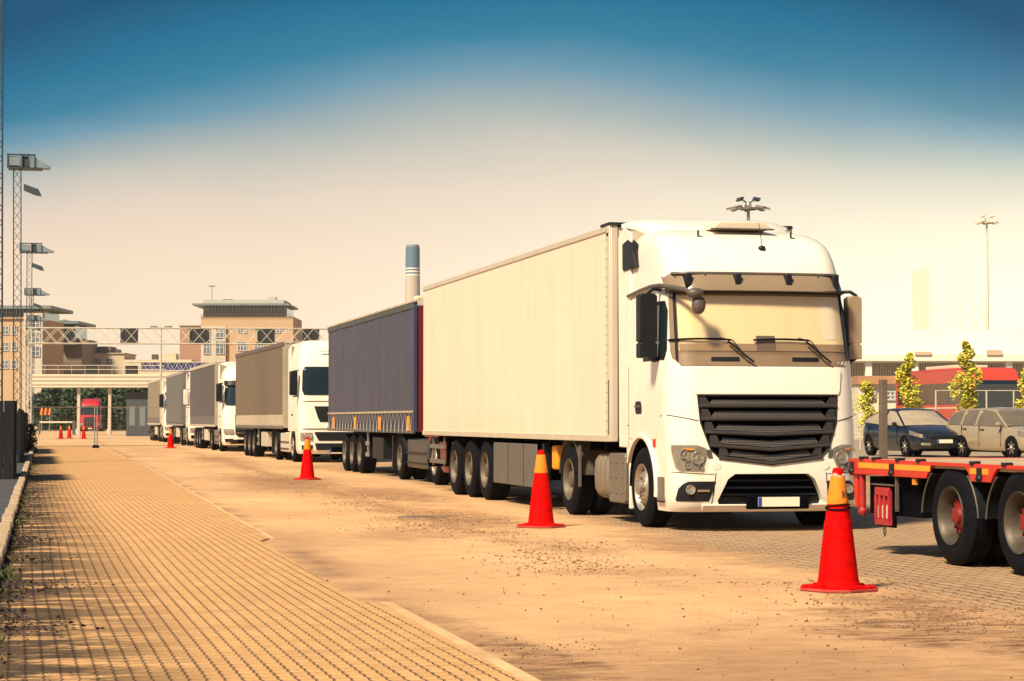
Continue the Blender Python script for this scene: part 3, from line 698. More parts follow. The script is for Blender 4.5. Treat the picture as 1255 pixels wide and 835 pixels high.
# doors
for sd in (-1, 1):
    nm = 'door'
    g = MB(); A.side(g, [(1.12, .80, 1.98), (1.5, .55, 1.98), (2.1, .38, 1.98), (2.88, .50, 1.98), (2.94, .62, 1.96)], .008, sd, 10, 10, .012)
    d = g.build('door', WHITE, T, bevel=.008)
    g = MB(); A.side(g, [(2.10, .48, 1.34), (2.16, .44, 1.38), (2.76, .54, 1.38), (2.84, .60, 1.34)], .012, sd, 8, 6, .02); g.build('window_frame', DARKP, d, bevel=.006)
    g = MB(); A.side(g, [(2.15, .48, 1.32), (2.79, .58, 1.32)], .017, sd, 8, 6, .008); g.build('window', GLASSD, d)
    g = MB(); A.side(g, [(1.44, 1.42, 1.66), (1.49, 1.40, 1.69), (1.56, 1.42, 1.69), (1.60, 1.46, 1.66)], .014, sd, 5, 4, .02); g.build('handle_recess', DARKP, d)
    g = MB(); g.cyl((sd*1.25, 1.44, 1.535), (sd*1.25, 1.66, 1.535), .014, n=8); g.build('handle', GREYP, d)
    g = MB()                                   # seams in the flank
    S_ = sd*1.2265
    g.tube([(S_, 2.02, 1.0), (S_, 2.02, 2.05)], .005, 5); g.tube([(S_, .55, 1.42), (S_, 1.2, 1.30), (S_, 2.1, 1.29)], .005, 5)
    g.tube([(sd*1.228, 1.40, 1.75), (sd*1.228, 1.40, 2.05)], .004, 5)
    g.build('panel_gap', mat('seam_shadow', (.16, .13, .10), .9), T)
    g = MB(); g.prism([(1.72, 3.34), (2.30, 3.32), (2.34, 3.36), (2.34, 3.68), (2.10, 3.72), (1.92, 3.66)], sd*1.222, sd*1.12, 'X')
    g.build('roof_side_gap_patch', DARKP, T, bevel=.008)  # dark patch put on for the gap in the roof fairing
# drip rail from flank into the front mirror arm
g = MB(); x = -1.215
pts = [(x, 2.10, 2.98), (x-.005, 1.5, 3.02), (x-.01, 1.0, 3.04), (x-.01, .62, 3.03), (x+.04, .40, 3.0), (x+.16, .12, 2.95), (x+.24, .0, 2.90)]
for a, b, r0, r1 in zip(pts, pts[1:], (.020, .022, .026, .028, .03, .03), (.022, .026, .028, .03, .03, .03)): g.cyl(a, b, r0, r1, 10)
for p_ in pts[1:-1]: g.ball(p_, .026, 10)
fm = g.build('front_mirror', GREYP, T)
g = MB(); g.ball((-.98, -.04, 2.90), .085, 14, sq=(1.3, 1, .8)); g.ball((-.93, -.02, 2.76), .10, 14, sq=(.9, .7, 1.2)); g.build('mirror_shell', GREYP, fm)
for sd in (-1, 1):
    g = MB(); xx = sd*1.36
    g.tube([(sd*1.19, .72, 2.98), (sd*1.30, .66, 2.99), (sd*1.38, .62, 2.93)], .022, 8); g.tube([(sd*1.2, .72, 2.12), (sd*1.30, .66, 2.10), (sd*1.38, .62, 2.16)], .026, 8)
    m_ = g.build('mirror', DARKP, T)
    for z0, z1 in ((2.33, 2.93), (2.13, 2.334)):
        g = MB(); wl, wr = (.13, .095) if sd < 0 else (.10, .08); g.prism([(xx-wl, z0+.01), (xx-wl+.01, z0), (xx+wr-.01, z0), (xx+wr, z0+.01), (xx+wr, z1-.03), (xx+wr-.04, z1), (xx-wl+.04, z1), (xx-wl, z1-.03)], .60, .78, 'Y'); g.build('mirror_housing', DARKP if sd < 0 else mat('tan_mirror_back', (.34, .25, .17), .5, var=.1), m_, bevel=.03, seg=3)
        g = MB(); g.box(xx-.08, xx+.06, .78, .784, z0+.03, z1-.03); g.build('mirror_glass', CHROME, m_)
# roof: hatch, horns, aerials, spoiler
g = MB(); g.prism([(-.38, 3.80), (.42, 3.80), (.30, 3.885), (-.30, 3.885)], 1.05, 1.6, 'Y'); g.build('roof_hatch', mat('cream_hatch', (.66, .56, .45), .5, var=.05), T, bevel=.01)
g = MB(); g.box(-.42, .42, 1.0, 1.06, 3.785, 3.80); g.build('hatch_rail', GREYP, T)
for x in (-.62, .62):
    g = MB(); g.cyl((x, .95, 3.66), (x, .95, 3.76), .012, n=6); g.box(x-.01, x+.05, .93, .97, 3.67, 3.685); g.build('marker_lamp', DARKP, T)
g = MB(); y = A.y(.1, 3.52); g.ball((.12, y-.02, 3.52), .05, 12, sq=(1, .8, .7)); g.cyl((.12, y-.03, 3.54), (.075, y-.04, 3.84), .006, .003, n=6); g.build('aerial', DARKP, T)
g = MB()
def sp(u, v):
    y = lerp(1.7, 2.55, v); w = lerp(.80, 1.17, v); x = lerp(-w, w, u); e = abs(2*u-1); return (x, y, lerp(3.80, 4.05, math.sin(v*1.57))-.14*e**6*(1-.4*v))
g.grid(sp, 24, 8, thick=(0, 0, -.05)); g.build('roof_spoiler', WHITE, T)
for sd in (-1, 1):
    g = MB(); g.prism([(2.1, 1.0), (2.56, 1.0), (2.60, 3.80), (2.35, 3.90), (2.0, 3.80)], sd*1.205, sd*1.17, 'X'); g.build('side_deflector', WHITE, T, bevel=.012)
g = MB(); g.box(-1.0, 1.0, 2.12, 2.3, .95, 3.7); g.build('cab_back', DARKP, T)
chassis(T, .9, 7.0, .98)
# running gear of the tractor
for sd in (-1, 1):
    wheel_part(T, sd*1.235, 1.42, sd, .505, .31, 'front'); wheel_part(T, sd*1.25, 5.08, sd, .505, .27, 'dish', dual=True)
    fender(T, 5.08, .60, sd*.62, sd*1.24, 8, 172, GREYP)
    g = MB(); g.box(sd*1.24-.01, sd*1.24+.01, 4.42, 4.52, .42, 1.0); g.build('mud_flap', GREYP, T)
g = MB(); g.prism([(2.30, .30), (2.34, .26), (3.06, .26), (3.10, .30), (3.10, .88), (3.06, .92), (2.34, .92), (2.30, .88)], -1.20, -.62, 'X'); ft = g.build('fuel_tank', ALUD, T, bevel=.02, seg=3)
g = MB()
for y in (2.42, 2.70, 2.98):
    for z in (.40, .60, .80): g.ball((-1.203, y, z), .018, 8)
g.build('rivet', GREYP, ft)
for y in (3.26, 3.50, 3.74):
    g = MB(); g.prism([(-1.16+.0, .34), (-1.20, .42), (-1.21, .6), (-1.20, .80), (-1.14, .90), (-.7, .92), (-.7, .3), (-1.08, .29)], y-.11, y+.10, 'Y'); g.build('air_tank', mat('tan_tank', (.19, .155, .12), .5, var=.2, scale=4), T, bevel=.05, seg=3)
g = MB(); g.cyl((1.0, 2.3, .6), (1.0, 3.9, .6), .32, n=24); g.build('exhaust_box', ALUD, T)
axle(T, 1.42); axle(T, 5.08)
g = MB()                                        # air lines behind the cab
for x in (-.3, 0, .3): g.tube([(x, 2.3, 2.0), (x+.05, 2.45, 1.5), (x+.1, 2.65, 1.6)], .02, 6)
g.build('air_line', REDL, T)

# trailer (box) ---------------------------------------------------
def box_trailer(t, y0, y1, hw=1.275, zb=1.07, zt=3.97):
    g = MB(); g.box(-hw, hw, y0, y1, zb+.06, zt-.02); b = g.build('trailer_box', BOXW, t, bevel=.012)
    g = MB()
    for sx in (-1, 1):
        g.box(sx*hw-.018, sx*hw+.018, y0, y1, zb, zb+.085); g.box(sx*hw-.016, sx*hw+.016, y0, y1, zt-.075, zt); 
    g.box(-hw, hw, y1-.02, y1+.02, zt-.07, zt)
    g.build('trailer_rail', mat('trailer_rail', (.60, .54, .44), .4, metal=.2, var=.1), b, bevel=.004)
    for sx in (-1, 1):
        g = MB(); g.box(sx*hw-.022, sx*hw+.022, y0-.015, y0+.16, zb, zt); g.box(sx*(hw-.05)-.05, sx*(hw-.05)+.05, y0-.02, y0+.02, zb, zt)
        g.build('corner_post', POST, b, bevel=.01)
    g = MB()
    for sx in (-1, 1):
        for k in range(22): g.ball((sx*(hw+.024), y0+.13, zb+.15+k*.128), .009, 6)
    g.build('rivet', DARKP, b)
    for sx in (-1, 1):
        y = y0+.75; g = MB()
        while y < y1-.2: g.box(sx*(hw+.0008)-.0008, sx*(hw+.0008)+.0008, y-.003, y+.003, zb+.09, zt-.08); y += 1.2
        g.build('panel_seam', mat('seam_tan', (.55, .47, .36), .6), b)
    g = MB(); g.prism([(y0-.05, zt), (y0+.0, zt+.04), (y0+.42, zt+.04), (y0+.42, zt)], -hw-.03, hw+.03, 'X'); g.build('roof_cap', DARKP, b, bevel=.012)
    g = MB(); g.box(-hw-.03, -hw-.018, y0+.03, y0+.12, zt-.14, zt-.10); g.build('marker_lamp', DARKP, b, bevel=.004)
    g = MB(); g.box(-hw-.028, -hw-.018, y0+.0, y0+.04, zb+.1, 1.9); g.build('corner_guard', GREYP, b)
    return b
box_trailer(T, 2.72, 16.4)
g = MB()
for s_ in (-1, 1): g.box(s_*.5-.05, s_*.5+.05, 3.2, 16.2, .72, 1.05)
yy = 3.4
while yy < 16.2: g.box(-1.15, 1.15, yy, yy+.08, .94, 1.06); yy += .8
g.build('trailer_chassis', CHASS, T)
for y in (11.0, 12.32, 13.64):
    for sd in (-1, 1): wheel_part(T, sd*1.25, y-.18, sd, .505, .38, 'dish')
    axle(T, y-.18)
for sd in (-1, 1):
    g = MB(); g.box(sd*1.24-.012, sd*1.24+.012, 7.05, 10.1, .32, .99); sk = g.build('side_skirt', SKIRT, T, bevel=.01)
    g = MB()
    for y in (7.9, 9.0): g.box(sd*1.254-.002, sd*1.254+.002, y-.004, y+.004, .33, .98)
    g.build('panel_gap', CHASS, sk)
    g = MB(); g.box(sd*1.15-.05, sd*1.15+.05, 6.75, 6.9, .22, 1.0); g.box(sd*1.15-.12, sd*1.15+.12, 6.7, 6.95, .18, .22); g.build('landing_leg', DARKP, T)
g = MB(); g.box(-1.16, -1.0, 6.15, 6.45, .62, .98); g.build('yellow_coupling', YEL, T, bevel=.03)
g = MB(); g.box(-1.2, 1.2, 16.2, 16.3, .45, .60)
for s_ in (-1, 1): g.box(s_*.8-.05, s_*.8+.05, 16.1, 16.2, .5, 1.05)
g.build('rear_bumper', CHASS, T)
g = MB()
for z in (.58, .86): g.box(-1.24, -1.21, 14.4, 15.9, z-.04, z+.04)
g.box(-1.23, -1.2, 14.5, 14.56, .5, 1.05); g.box(-1.23, -1.2, 15.6, 15.66, .5, 1.05)
g.build('side_guard', ALUD, T)
# ---------------------------------------------------------------- the other lorries of the queue
def curtain_trailer(t, y0, y1, mcur, mfront, band=None, straps=0, hw=1.275, zb=1.12, zt=3.95, rail=None, waves=1.0, seed=1):
    rg = random.Random(seed); ph = [rg.uniform(0, 6) for _ in range(6)]
    g = MB(); g.box(-hw+.05, hw-.05, y0+.03, y1, zb, zt-.03); g.box(-hw, hw, y0, y0+.05, zb-.02, zt); b = g.build('trailer_box', mfront, t, bevel=.01)
    zc = zb+.10 if not band else zb+.42
    for sd in (-1, 1):
        def fn(u, v, sd=sd):
            y = lerp(y0+.07, y1-.05, u); z = lerp(zc-.0, zt-.11, v)
            w = .012*waves*(math.sin(y*5.2+ph[0])*.6+math.sin(y*11.3+ph[1]+z*.4)*.4+math.sin(y*2.1+ph[2]+z)*.5)*(.4+.6*math.sin(math.pi*min(1, v*1.0)))
            return (sd*(hw+w), y, z)
        g = MB(); g.grid(fn, 150, 6, thick=(-sd*.02, 0, 0)); g.build('curtain', mcur, b)
        g = MB(); g.box(sd*(hw-.01)-.03, sd*(hw-.01)+.03, y0-.01, y1, zt-.12, zt+.02); g.box(sd*(hw-.01)-.03, sd*(hw-.01)+.03, y0, y1, zb-.06, zb+.04); g.build('trailer_rail', rail or GREYP, b, bevel=.006)
        if band:
            g = MB(); g.box(sd*(hw-.02)-.02, sd*(hw-.02)+.02, y0+.05, y1-.05, zb+.05, zc); g.build('side_board', band, b)
        if straps and sd == -1:
            first = None
            for k in range(straps):
                y = lerp(y0+.35, y1-.35, k/(straps-1)); 
                if first is None:
                    g = MB(); X = -hw-.012
                    g.add([(X, -.22, .34), (X, -.18, .34), (X, .02, .02), (X, -.02, .02)], [(0,1,2,3)]); g.add([(X-.002, .22, .34), (X-.002, .18, .34), (X-.002, -.02, .02), (X-.002, .02, .02)], [(0,1,2,3)])
                    g.box(X-.012, X, -.03, .03, -.10, .06)
                    first = o = g.build('tension_strap', mat('strap_grey', (.42, .43, .46), .6, var=.3, scale=8), b, smooth=0)
                else: o = first.copy(); S.collection.objects.link(o); o.parent = b
                o.location = (0, y, zb+.06)
    g = MB()
    for sx in (-1, 1): g.box(sx*.5-.05, sx*.5+.05, y0+.4, y1, .72, zb-.02)
    g.build('trailer_chassis', CHASS, t)
    return b

def lorry(label, loc, rz, trailer, cabcol, style='b', tf=3.4, wb=3.7, length=13.6, name='articulated_truck', has_trailer=True, skirt=None, glass=None, mirror=DARKP, detail=True):
    t = thing(name, label, 'truck', loc, rz, 'lorries queueing nose to tail in the lane' if has_trailer else None)
    top = 3.80
    if style == 's':
        c = Cab([(.28, .12), (.4, .02), (.9, .0), (1.3, .06), (2.0, .18), (2.9, .40), (3.2, .55), (3.5, .85), (3.7, 1.25), (3.8, 1.7)], [(.28, 1.16), (.4, 1.22), (2.1, 1.22), (3.0, 1.17), (3.4, 1.1), (3.65, .95), (3.8, .7)], .34, .09, 2.2)
    else:
        c = Cab([(.28, .10), (.4, .02), (1.0, .0), (2.1, .08), (3.05, .20), (3.3, .28), (3.6, .42), (3.82, .62), (3.92, .9), (3.96, 1.4)], [(.28, 1.16), (.4, 1.22), (2.2, 1.22), (3.1, 1.18), (3.5, 1.15), (3.8, 1.05), (3.92, .9), (3.96, .7)], .26, .06, 2.2)
    zt = c.yf[-1][0]
    g = MB(); c.shell(g, sorted(set([.28, .34, .45, .7, 1.0, 1.3, 1.6, 2.0, 2.3, 2.6, 2.9, 3.1, 3.3, 3.45, 3.6, 3.7, 3.76, zt-.08, zt-.04, zt])))
    cab = g.build('cab', cabcol, t, smooth=50)
    k_ = MB(); k_.cyl((-2, 1.42, .5), (2, 1.42, .5), .62, n=32); cu = k_.build('cut', cabcol); apply_bool(cab, cu)
    k_ = MB(); k_.box(-2, 2, 1.42, 3, -.2, .90); cu = k_.build('cut', cabcol); apply_bool(cab, cu)
    cab.data.materials.clear(); cab.data.materials.append(cabcol)
    for p in cab.data.polygons: p.material_index = 0
    cab.data.shade_smooth(); cab.data.set_sharp_from_angle(angle=R(38))
    gl = glass or GLASSD
    if style == 's':
        g = MB(); c.front(g, [(1.98, -1.08, 1.08), (2.1, -1.13, 1.13), (2.78, -1.10, 1.10), (2.86, -1.04, 1.04)], .012, 20, 6, .02); g.build('windscreen', gl, t)
        g = MB(); g.grid(lambda u, v: (lerp(-1.14, 1.14, u), c.y(lerp(-1.14, 1.14, u), 2.95)-.16+.1*v, lerp(2.86, 3.06, v)), 20, 3, thick=(0, .02, 0)); g.build('sun_visor', DARKP, t)
        g = MB(); c.front(g, [(.62, -.55, .55), (.7, -.7, .7), (1.62, -.72, .72), (1.7, -.6, .6)], .012, 16, 8, .03); gr = g.build('grille', DARKP, t)
        g = MB()
        for k in range(5): z = .78+.18*k; c.front(g, [(z, -.66, .66), (z+.05, -.66, .66)], .04, 14, 1, .03)
        g.build('grille_bar', CHROME if cabcol is WHITE else GREYP, gr)
        hl = [(.72, -1.12, -.76), (.78, -1.17, -.74), (.98, -1.19, -.78)]
        g = MB(); c.front(g, [(.34, -.9, .9), (.52, -.9, .9)], .012, 16, 2, .03); g.build('bumper_intake', DARKP, t)
    else:
        g = MB(); c.front(g, [(2.16, -1.06, 1.06), (2.26, -1.12, 1.12), (3.0, -1.09, 1.09), (3.07, -1.02, 1.02)], .012, 20, 6, .02); g.build('windscreen', gl, t)
        g = MB(); c.front(g, [(1.30, -.56, .56), (1.42, -.62, .62), (1.80, -.74, .74)], .014, 14, 4, .03); g.build('grille', DARKP, t)
        g = MB(); c.front(g, [(.70, -.60, .60), (.95, -.74, .74), (.98, -.74, .74)], .014, 14, 4, .03)
        c.front(g, [(.40, -.66, .66), (.62, -.72, .72)], .014, 14, 3, .03); gr = g.build('lower_grille', DARKP, t)
        g = MB(); c.front(g, [(1.06, -1.1, 1.1), (1.09, -1.1, 1.1)], .010, 20, 1, .03); c.front(g, [(1.95, -1.1, 1.1), (1.97, -1.1, 1.1)], .010, 20, 1, .03); g.build('panel_gap', DARKP, t)
        hl = [(.68, -1.15, -.78), (.72, -1.17, -.76), (.96, -1.17, -.80)]
        g = MB(); g.box(-.5, .5, c.y(0, 3.4)-.04, c.y(0, 3.4), 3.56, 3.575); g.build('roof_lamp_bar', DARKP, t)
    for sx in (-1, 1):
        rows = hl if sx < 0 else [(z, -b, -a) for z, a, b in hl]
        g = MB(); c.front(g, rows, .012, 8, 4, .03); h = g.build('headlight', mat('headlight_housing', (.4, .4, .4)), t)
        g = MB()
        for x, r in ((-.88, .08), (-1.05, .08)):
            x *= -sx; g.lathe((x, c.y(x, .84)-.02, .84), [(0, r), (-.02, r*.9), (-.005, r*.5), (-.005, .001)], 14, 'Y')
        g.build('reflector', LENS, h)
        fl = [(.42, -1.12, -.80), (.56, -1.14, -.78)]; rows = fl if sx < 0 else [(z, -b, -a) for z, a, b in fl]
        g = MB(); c.front(g, rows, .012, 6, 3, .03); g.build('fog_light', DARKP, t)
        g = MB(); c.side(g, [(1.0, .78, 1.9), (1.5, .6, 1.95), (2.9, .6, 1.95)], .008, sx, 8, 6, .012); d = g.build('door', cabcol, t, bevel=.008)
        g = MB(); c.side(g, [(2.12, .58, 1.4), (2.84, .64, 1.4)], .014, sx, 6, 4, .015); g.build('window', gl, d)
        g = MB(); g.box(sx*1.235-.01, sx*1.235+.01, 1.5, 1.72, 1.5, 1.56); g.build('handle', DARKP, d)
        g = MB(); g.tube([(sx*1.18, .5, 2.95), (sx*1.38, .3, 2.93)], .02, 6); g.tube([(sx*1.18, .5, 2.15), (sx*1.38, .3, 2.1)], .02, 6)
        m = g.build('mirror', DARKP, t)
        g = MB(); g.box(sx*1.38-.13, sx*1.38+.13, .22, .36, 2.15, 2.93); g.build('mirror_housing', mirror, m, bevel=.04)
        wheel_part(t, sx*1.235, 1.42, sx, .5, .31, 'front', detail=detail); wheel_part(t, sx*1.25, 1.42+wb, sx, .5, .27, 'dish', dual=True, detail=detail)
        fender(t, 1.42+wb, .6, sx*.62, sx*1.24, 8, 172, DARKP)
        g = MB(); g.prism([(2.2, 1.0), (2.75, 1.0), (2.75, 3.7), (2.2, 3.8)], sx*1.2, sx*1.17, 'X'); g.build('side_deflector', cabcol, t, bevel=.01)
        g = MB(); g.box(sx*.9-.3, sx*.9+.3, 2.4, 1.42+wb-.75, .3, .95); g.build('fuel_tank', skirt or ALUD, t, bevel=.04)
        g = MB()
        for z in (.4, .62): g.box(sx*1.21-.02, sx*1.21+.02, 2.5, 1.42+wb-.8, z, z+.03)
        g.build('tank_step', DARKP, t)
    plate(t, 0, c.y(0, .35)-.05, .36)
    chassis(t, .9, wb+3.0, .98); axle(t, 1.42); axle(t, 1.42+wb)
    g = MB(); g.box(-.95, .95, 2.2, 2.3, .95, 3.6); g.build('cab_back', DARKP, t)
    g = MB(); g.grid(lambda u, v: (lerp(-1, 1, u)*lerp(.75, 1.1, v), lerp(1.5, 2.7, v), lerp(3.78, 3.95, v)-.1*abs(2*u-1)**4), 12, 4, thick=(0, 0, -.04)); g.build('roof_spoiler', cabcol, t)
    if has_trailer:
        y0, y1 = tf, tf+length
        trailer(t, y0, y1)
        for k in range(3):
            y = y1-3.0-1.31*k
            for sd in (-1, 1): wheel_part(t, sd*1.25, y, sd, .5, .38, 'dish', detail=detail)
            axle(t, y)
        for sd in (-1, 1):
            g = MB(); g.box(sd*1.13-.05, sd*1.13+.05, y0+3.3, y0+3.45, .2, 1.0); g.build('landing_leg', DARKP, t)
            g = MB(); g.box(sd*1.0-.2, sd*1.0+.2, y0+4.6, y0+6.2, .42, .95); g.build('pallet_box', POST if sd < 0 and cabcol is WHITE else DARKP, t, bevel=.02)
            g = MB()
            for z in (.5, .78): g.box(sd*1.22-.015, sd*1.22+.015, y0+6.6, y1-6.5, z-.05, z+.05)
            for y in (y0+6.8, y1-6.7): g.box(sd*1.2-.02, sd*1.2+.01, y-.03, y+.03, .45, 1.05)
            g.build('side_guard', ALU, t)
        g = MB(); g.box(-1.2, 1.2, y1-.2, y1-.08, .45, .6); g.build('rear_bumper', CHASS, t)
    return t
BLUEC = mat('faded_violet_tarpaulin', (.050, .056, .098), .55, var=.12, scale=2, stretch=(1, 2, .12), dirt=(.17, .13, .13), dirt_amt=.25)
BLUEF = mat('blue_frame', (.03, .045, .13), .5, var=.1)
BLUEBAND = mat('dark_blue_board', (.03, .035, .065), .6, var=.2)
TAUPE = mat('grey_tan_tarpaulin', (.155, .12, .085), .6, var=.12, scale=2, stretch=(1, 2, .12), dirt=(.12, .09, .07), dirt_amt=.3)
TAUPEB = mat('tan_side_board', (.55, .47, .35), .6, var=.12)
SILV = mat('silver_grey_tarpaulin', (.10, .105, .12), .5, var=.12, scale=2, stretch=(1, 2, .12))
MAROON = mat('maroon_paint', (.15, .016, .016), .4, coat=.3, var=.05)
DSKIRT = mat('dark_grey_fairing', (.05, .052, .056), .35, var=.1)
def tr2(t, y0, y1):
    b = curtain_trailer(t, y0, y1, BLUEC, MAROON, BLUEBAND, straps=26, rail=mat('dark_slate_rail', (.07, .075, .08), .6), waves=1.3)
    for k in range(4): g = MB(); g.box(-1.31, -1.29, y0+.5+k*3.9, y0+.75+k*3.9, 1.12, 1.44); g.build('yellow_marker', YEL, b)
    g = MB(); g.box(-1.3, -1.285, y0+.1, y1-.1, 1.52, 1.57); g.build('curtain_hem', mat('hem_tan', (.4, .33, .25), .7), b)
    rg = random.Random(5); g = MB()
    for k in range(50):
        y = lerp(y0, y1, k/49.); g.ball((-1.27, y, 3.98), .06, 6, sq=(1, 1.4, .6))
    g.build('roof_tarpaulin_edge', mat('tarp_edge', (.48, .42, .34), .7, var=.4), b)
    g = MB(); g.box(-1.285, -1.22, y0-.03, y0+.03, 1.1, 3.95); g.build('blue_corner', BLUEF, b)
    g = MB(); g.box(-1.27, -.9, y0-.03, y0+.25, 3.85, 4.1); g.build('rolled_tarpaulin', mat('tarp_cream', (.6, .52, .4), .8, var=.3, scale=9), b, bevel=.05)
def tr3(t, y0, y1):
    b = curtain_trailer(t, y0, y1, TAUPE, mat('tan_bulkhead', (.40, .35, .28), .6), TAUPEB, straps=22, rail=mat('dark_taupe_rail', (.12, .10, .09), .6), seed=3)
    g = MB()
    for k in range(14): g.box(-1.2+k*.18, -1.08+k*.18, y0-.02, y0+.2, 3.93, 4.02)
    g.build('roof_tarpaulin_edge', mat('tarp_edge', (.5, .4, .3)), b)
def tr4(t, y0, y1): curtain_trailer(t, y0, y1, mat('grey_tarpaulin_dark', (.08, .078, .085), .6, var=.1, scale=2, stretch=(1, 2, .12)), mat('tan_bulkhead', (.4, .35, .28)), mat('slate_board', (.13, .125, .13), .6), straps=0, rail=mat('pale_rail', (.5, .45, .38), .5), seed=4)
def tr5(t, y0, y1): curtain_trailer(t, y0, y1, SILV, mat('grey_bulkhead', (.2, .2, .21)), None, straps=0, rail=ALU, waves=1.9, seed=5)
def tr6(t, y0, y1): curtain_trailer(t, y0, y1, mat('tan_grey_tarpaulin', (.22, .19, .145), .6, var=.1, scale=2), mat('cream_bulkhead', (.6, .53, .42)), mat('slate_board', (.13, .125, .13)), rail=mat('pale_rail', (.5, .45, .38)), seed=6)
lorry('maroon cab lorry pulling the violet blue curtain trailer behind the white box trailer', (9.62, 42.4, 0), 0, tr2, MAROON, 's', tf=3.55, wb=4.15, skirt=DSKIRT)
lorry('white flat nosed lorry with grey tan curtain trailer, directly behind the violet blue trailer', (9.75, 67.4, 0), R(1.1), tr3, WHITE, 'b', tf=3.5, wb=3.9, skirt=POST)
lorry('white rounded cab lorry with dark grey curtain trailer, third from the back of the queue', (9.50, 91.2, 0), R(.3), tr4, WHITE, 's', tf=3.4)
lorry('white lorry with shiny silver grey trailer, second from the back of the queue', (9.50, 110.4, 0), R(.2), tr5, WHITE, 'b', tf=3.4, mirror=mat('white_mirror', (.7, .66, .58), .5))
lorry('rearmost lorry of the queue, pale tan trailer beside the dark kiosk', (9.50, 130.6, 0), 0, tr6, WHITE, 's', tf=3.4)
# ---------------------------------------------------------------- red flatbed trailer
FX = 8.43
F = thing('flatbed_trailer', 'red and yellow edged flatbed trailer with red wheel hubs and wooden deck at the right', 'trailer', (FX+1.27, 20.9, 0), 0)
g = MB(); g.box(-1.23, 1.23, -10.2, -.02, .90, .955); g.build('deck', WOOD, F, bevel=.01)
# edge rail with wheel cut-outs, drawn as a profile along y
def rail_poly(z1, z0):
    pts = [(0, z1), (0, z0)]
    y = 0.
    for c in (-2.42, -3.82, -5.22):
        a0 = math.asin(min(1, (z0-.465)/.60)); 
        for k in range(13):
            a = lerp(a0, math.pi-a0, k/12); zz_ = min(.465+.60*math.sin(a), z1-.035); pts.append((c+.60*math.cos(a), zz_))
    pts += [(-10.2, z0), (-10.2, z1)]
    return pts
for sx in (-1, 1):
    g = MB(); g.prism(rail_poly(.962, .80), sx*1.27, sx*1.235, 'X'); r = g.build('edge_rail', RED, F, bevel=.004)
    g = MB()
    a = -.22
    for b0, b1 in ((-.24, -1.03), (-1.18, -2.02), (-2.9, -3.28), (-4.28, -4.72), (-5.68, -10.)):
        g.box(sx*1.272-.0015, sx*1.272+.0015, b1, b0, .868, .922)
    g.build('reflective_stripe', YEL, r)
    g = MB()
    for y in (-.06, -1.10, -3.10, -4.50): g.box(sx*1.272-.006, sx*1.272+.006, y-.055, y+.055, .83, .925); g.ball((sx*1.275, y, .83), .04, 8)
    g.build('lashing_ring', DARKP, r)
    for y in (-.32, -.65, -1.25, -1.75, -2.95, -3.6, -4.8): g = MB(); g.box(sx*1.20, sx*1.29, y-.035, y+.035, .95, .985); g.build('stake_pocket', DARKP, r, bevel=.008)
g = MB(); g.box(-1.27, 1.27, -.02, .04, .78, .96); g.build('rear_beam', RED, F, bevel=.01)
for sx in (-1, 1): g = MB(); g.prism([(0, .93), (-.12, .93), (-.12, .45), (-.05, .45)], sx*1.21-.03, sx*1.21+.03, 'X'); g.build('rear_post', RED, F, bevel=.01)
g = MB(); g.box(-.9, .9, -10.2, -.1, .62, .90); g.box(-1.15, 1.15, -1.55, -.25, .40, .78); g.box(-1.0, 1.0, -10., -5.9, .4, .7); g.build('chassis', CHASS, F)
# stake
g = MB(); g.cb((-1.02, -.30, 1.36), (.036, .036, .42)); g.build('stake', mat('grey_stake', (.12, .095, .075), .7, var=.25, scale=4), F, bevel=.006)
# red chock rack
g = MB(); X = -1.235
for z0, z1 in ((.30, .36), (.60, .68)): g.box(X-.02, X+.02, -.98, -.62, z0, z1)
for y in (-.98, -.865, -.75, -.645): g.box(X-.02, X+.02, y, y+.035, .36, .60)
rk = g.build('chock_rack', mat('rack_red', (.40, .022, .03), .5, var=.3, scale=8), F, bevel=.004)
g = MB()
for y in (-.89, -.78, -.675): g.cyl((X+.02, y-.0, .37), (X+.02, y, .49), .026, n=10); g.ball((X+.02, y, .49), .026, 8)
g.build('bottle', mat('pale_plastic', (.55, .5, .45), .4), rk)
g = MB(); g.box(X+.03, X+.06, -1.0, -.6, .28, .72); g.build('rack_back', CHASS, rk)
g = MB(); g.box(X-.025, X+.1, -1.1, -.55, .70, .715); g.box(X-.01, X+.02, -1.15, -1.12, .45, .80); g.build('rack_frame', GREYP, rk)
g = MB(); g.tube([(X, -.83, .30), (X, -.86, .24), (X, -.83, .19), (X, -.80, .24), (X, -.83, .30)], .008, 6); g.build('hook', GREYP, rk)
g = MB(); g.cyl((-1.22, -.22, .80), (-1.22, -.22, .42), .035, n=12); g.ball((-1.22, -.22, .42), .05, 10); g.build('red_cylinder', mat('rack_red', (.4, .02, .03)), F)
g = MB(); g.box(-1.25, -1.22, -1.62, -1.55, .73, .79); g.build('side_marker', ORANGEL, F)
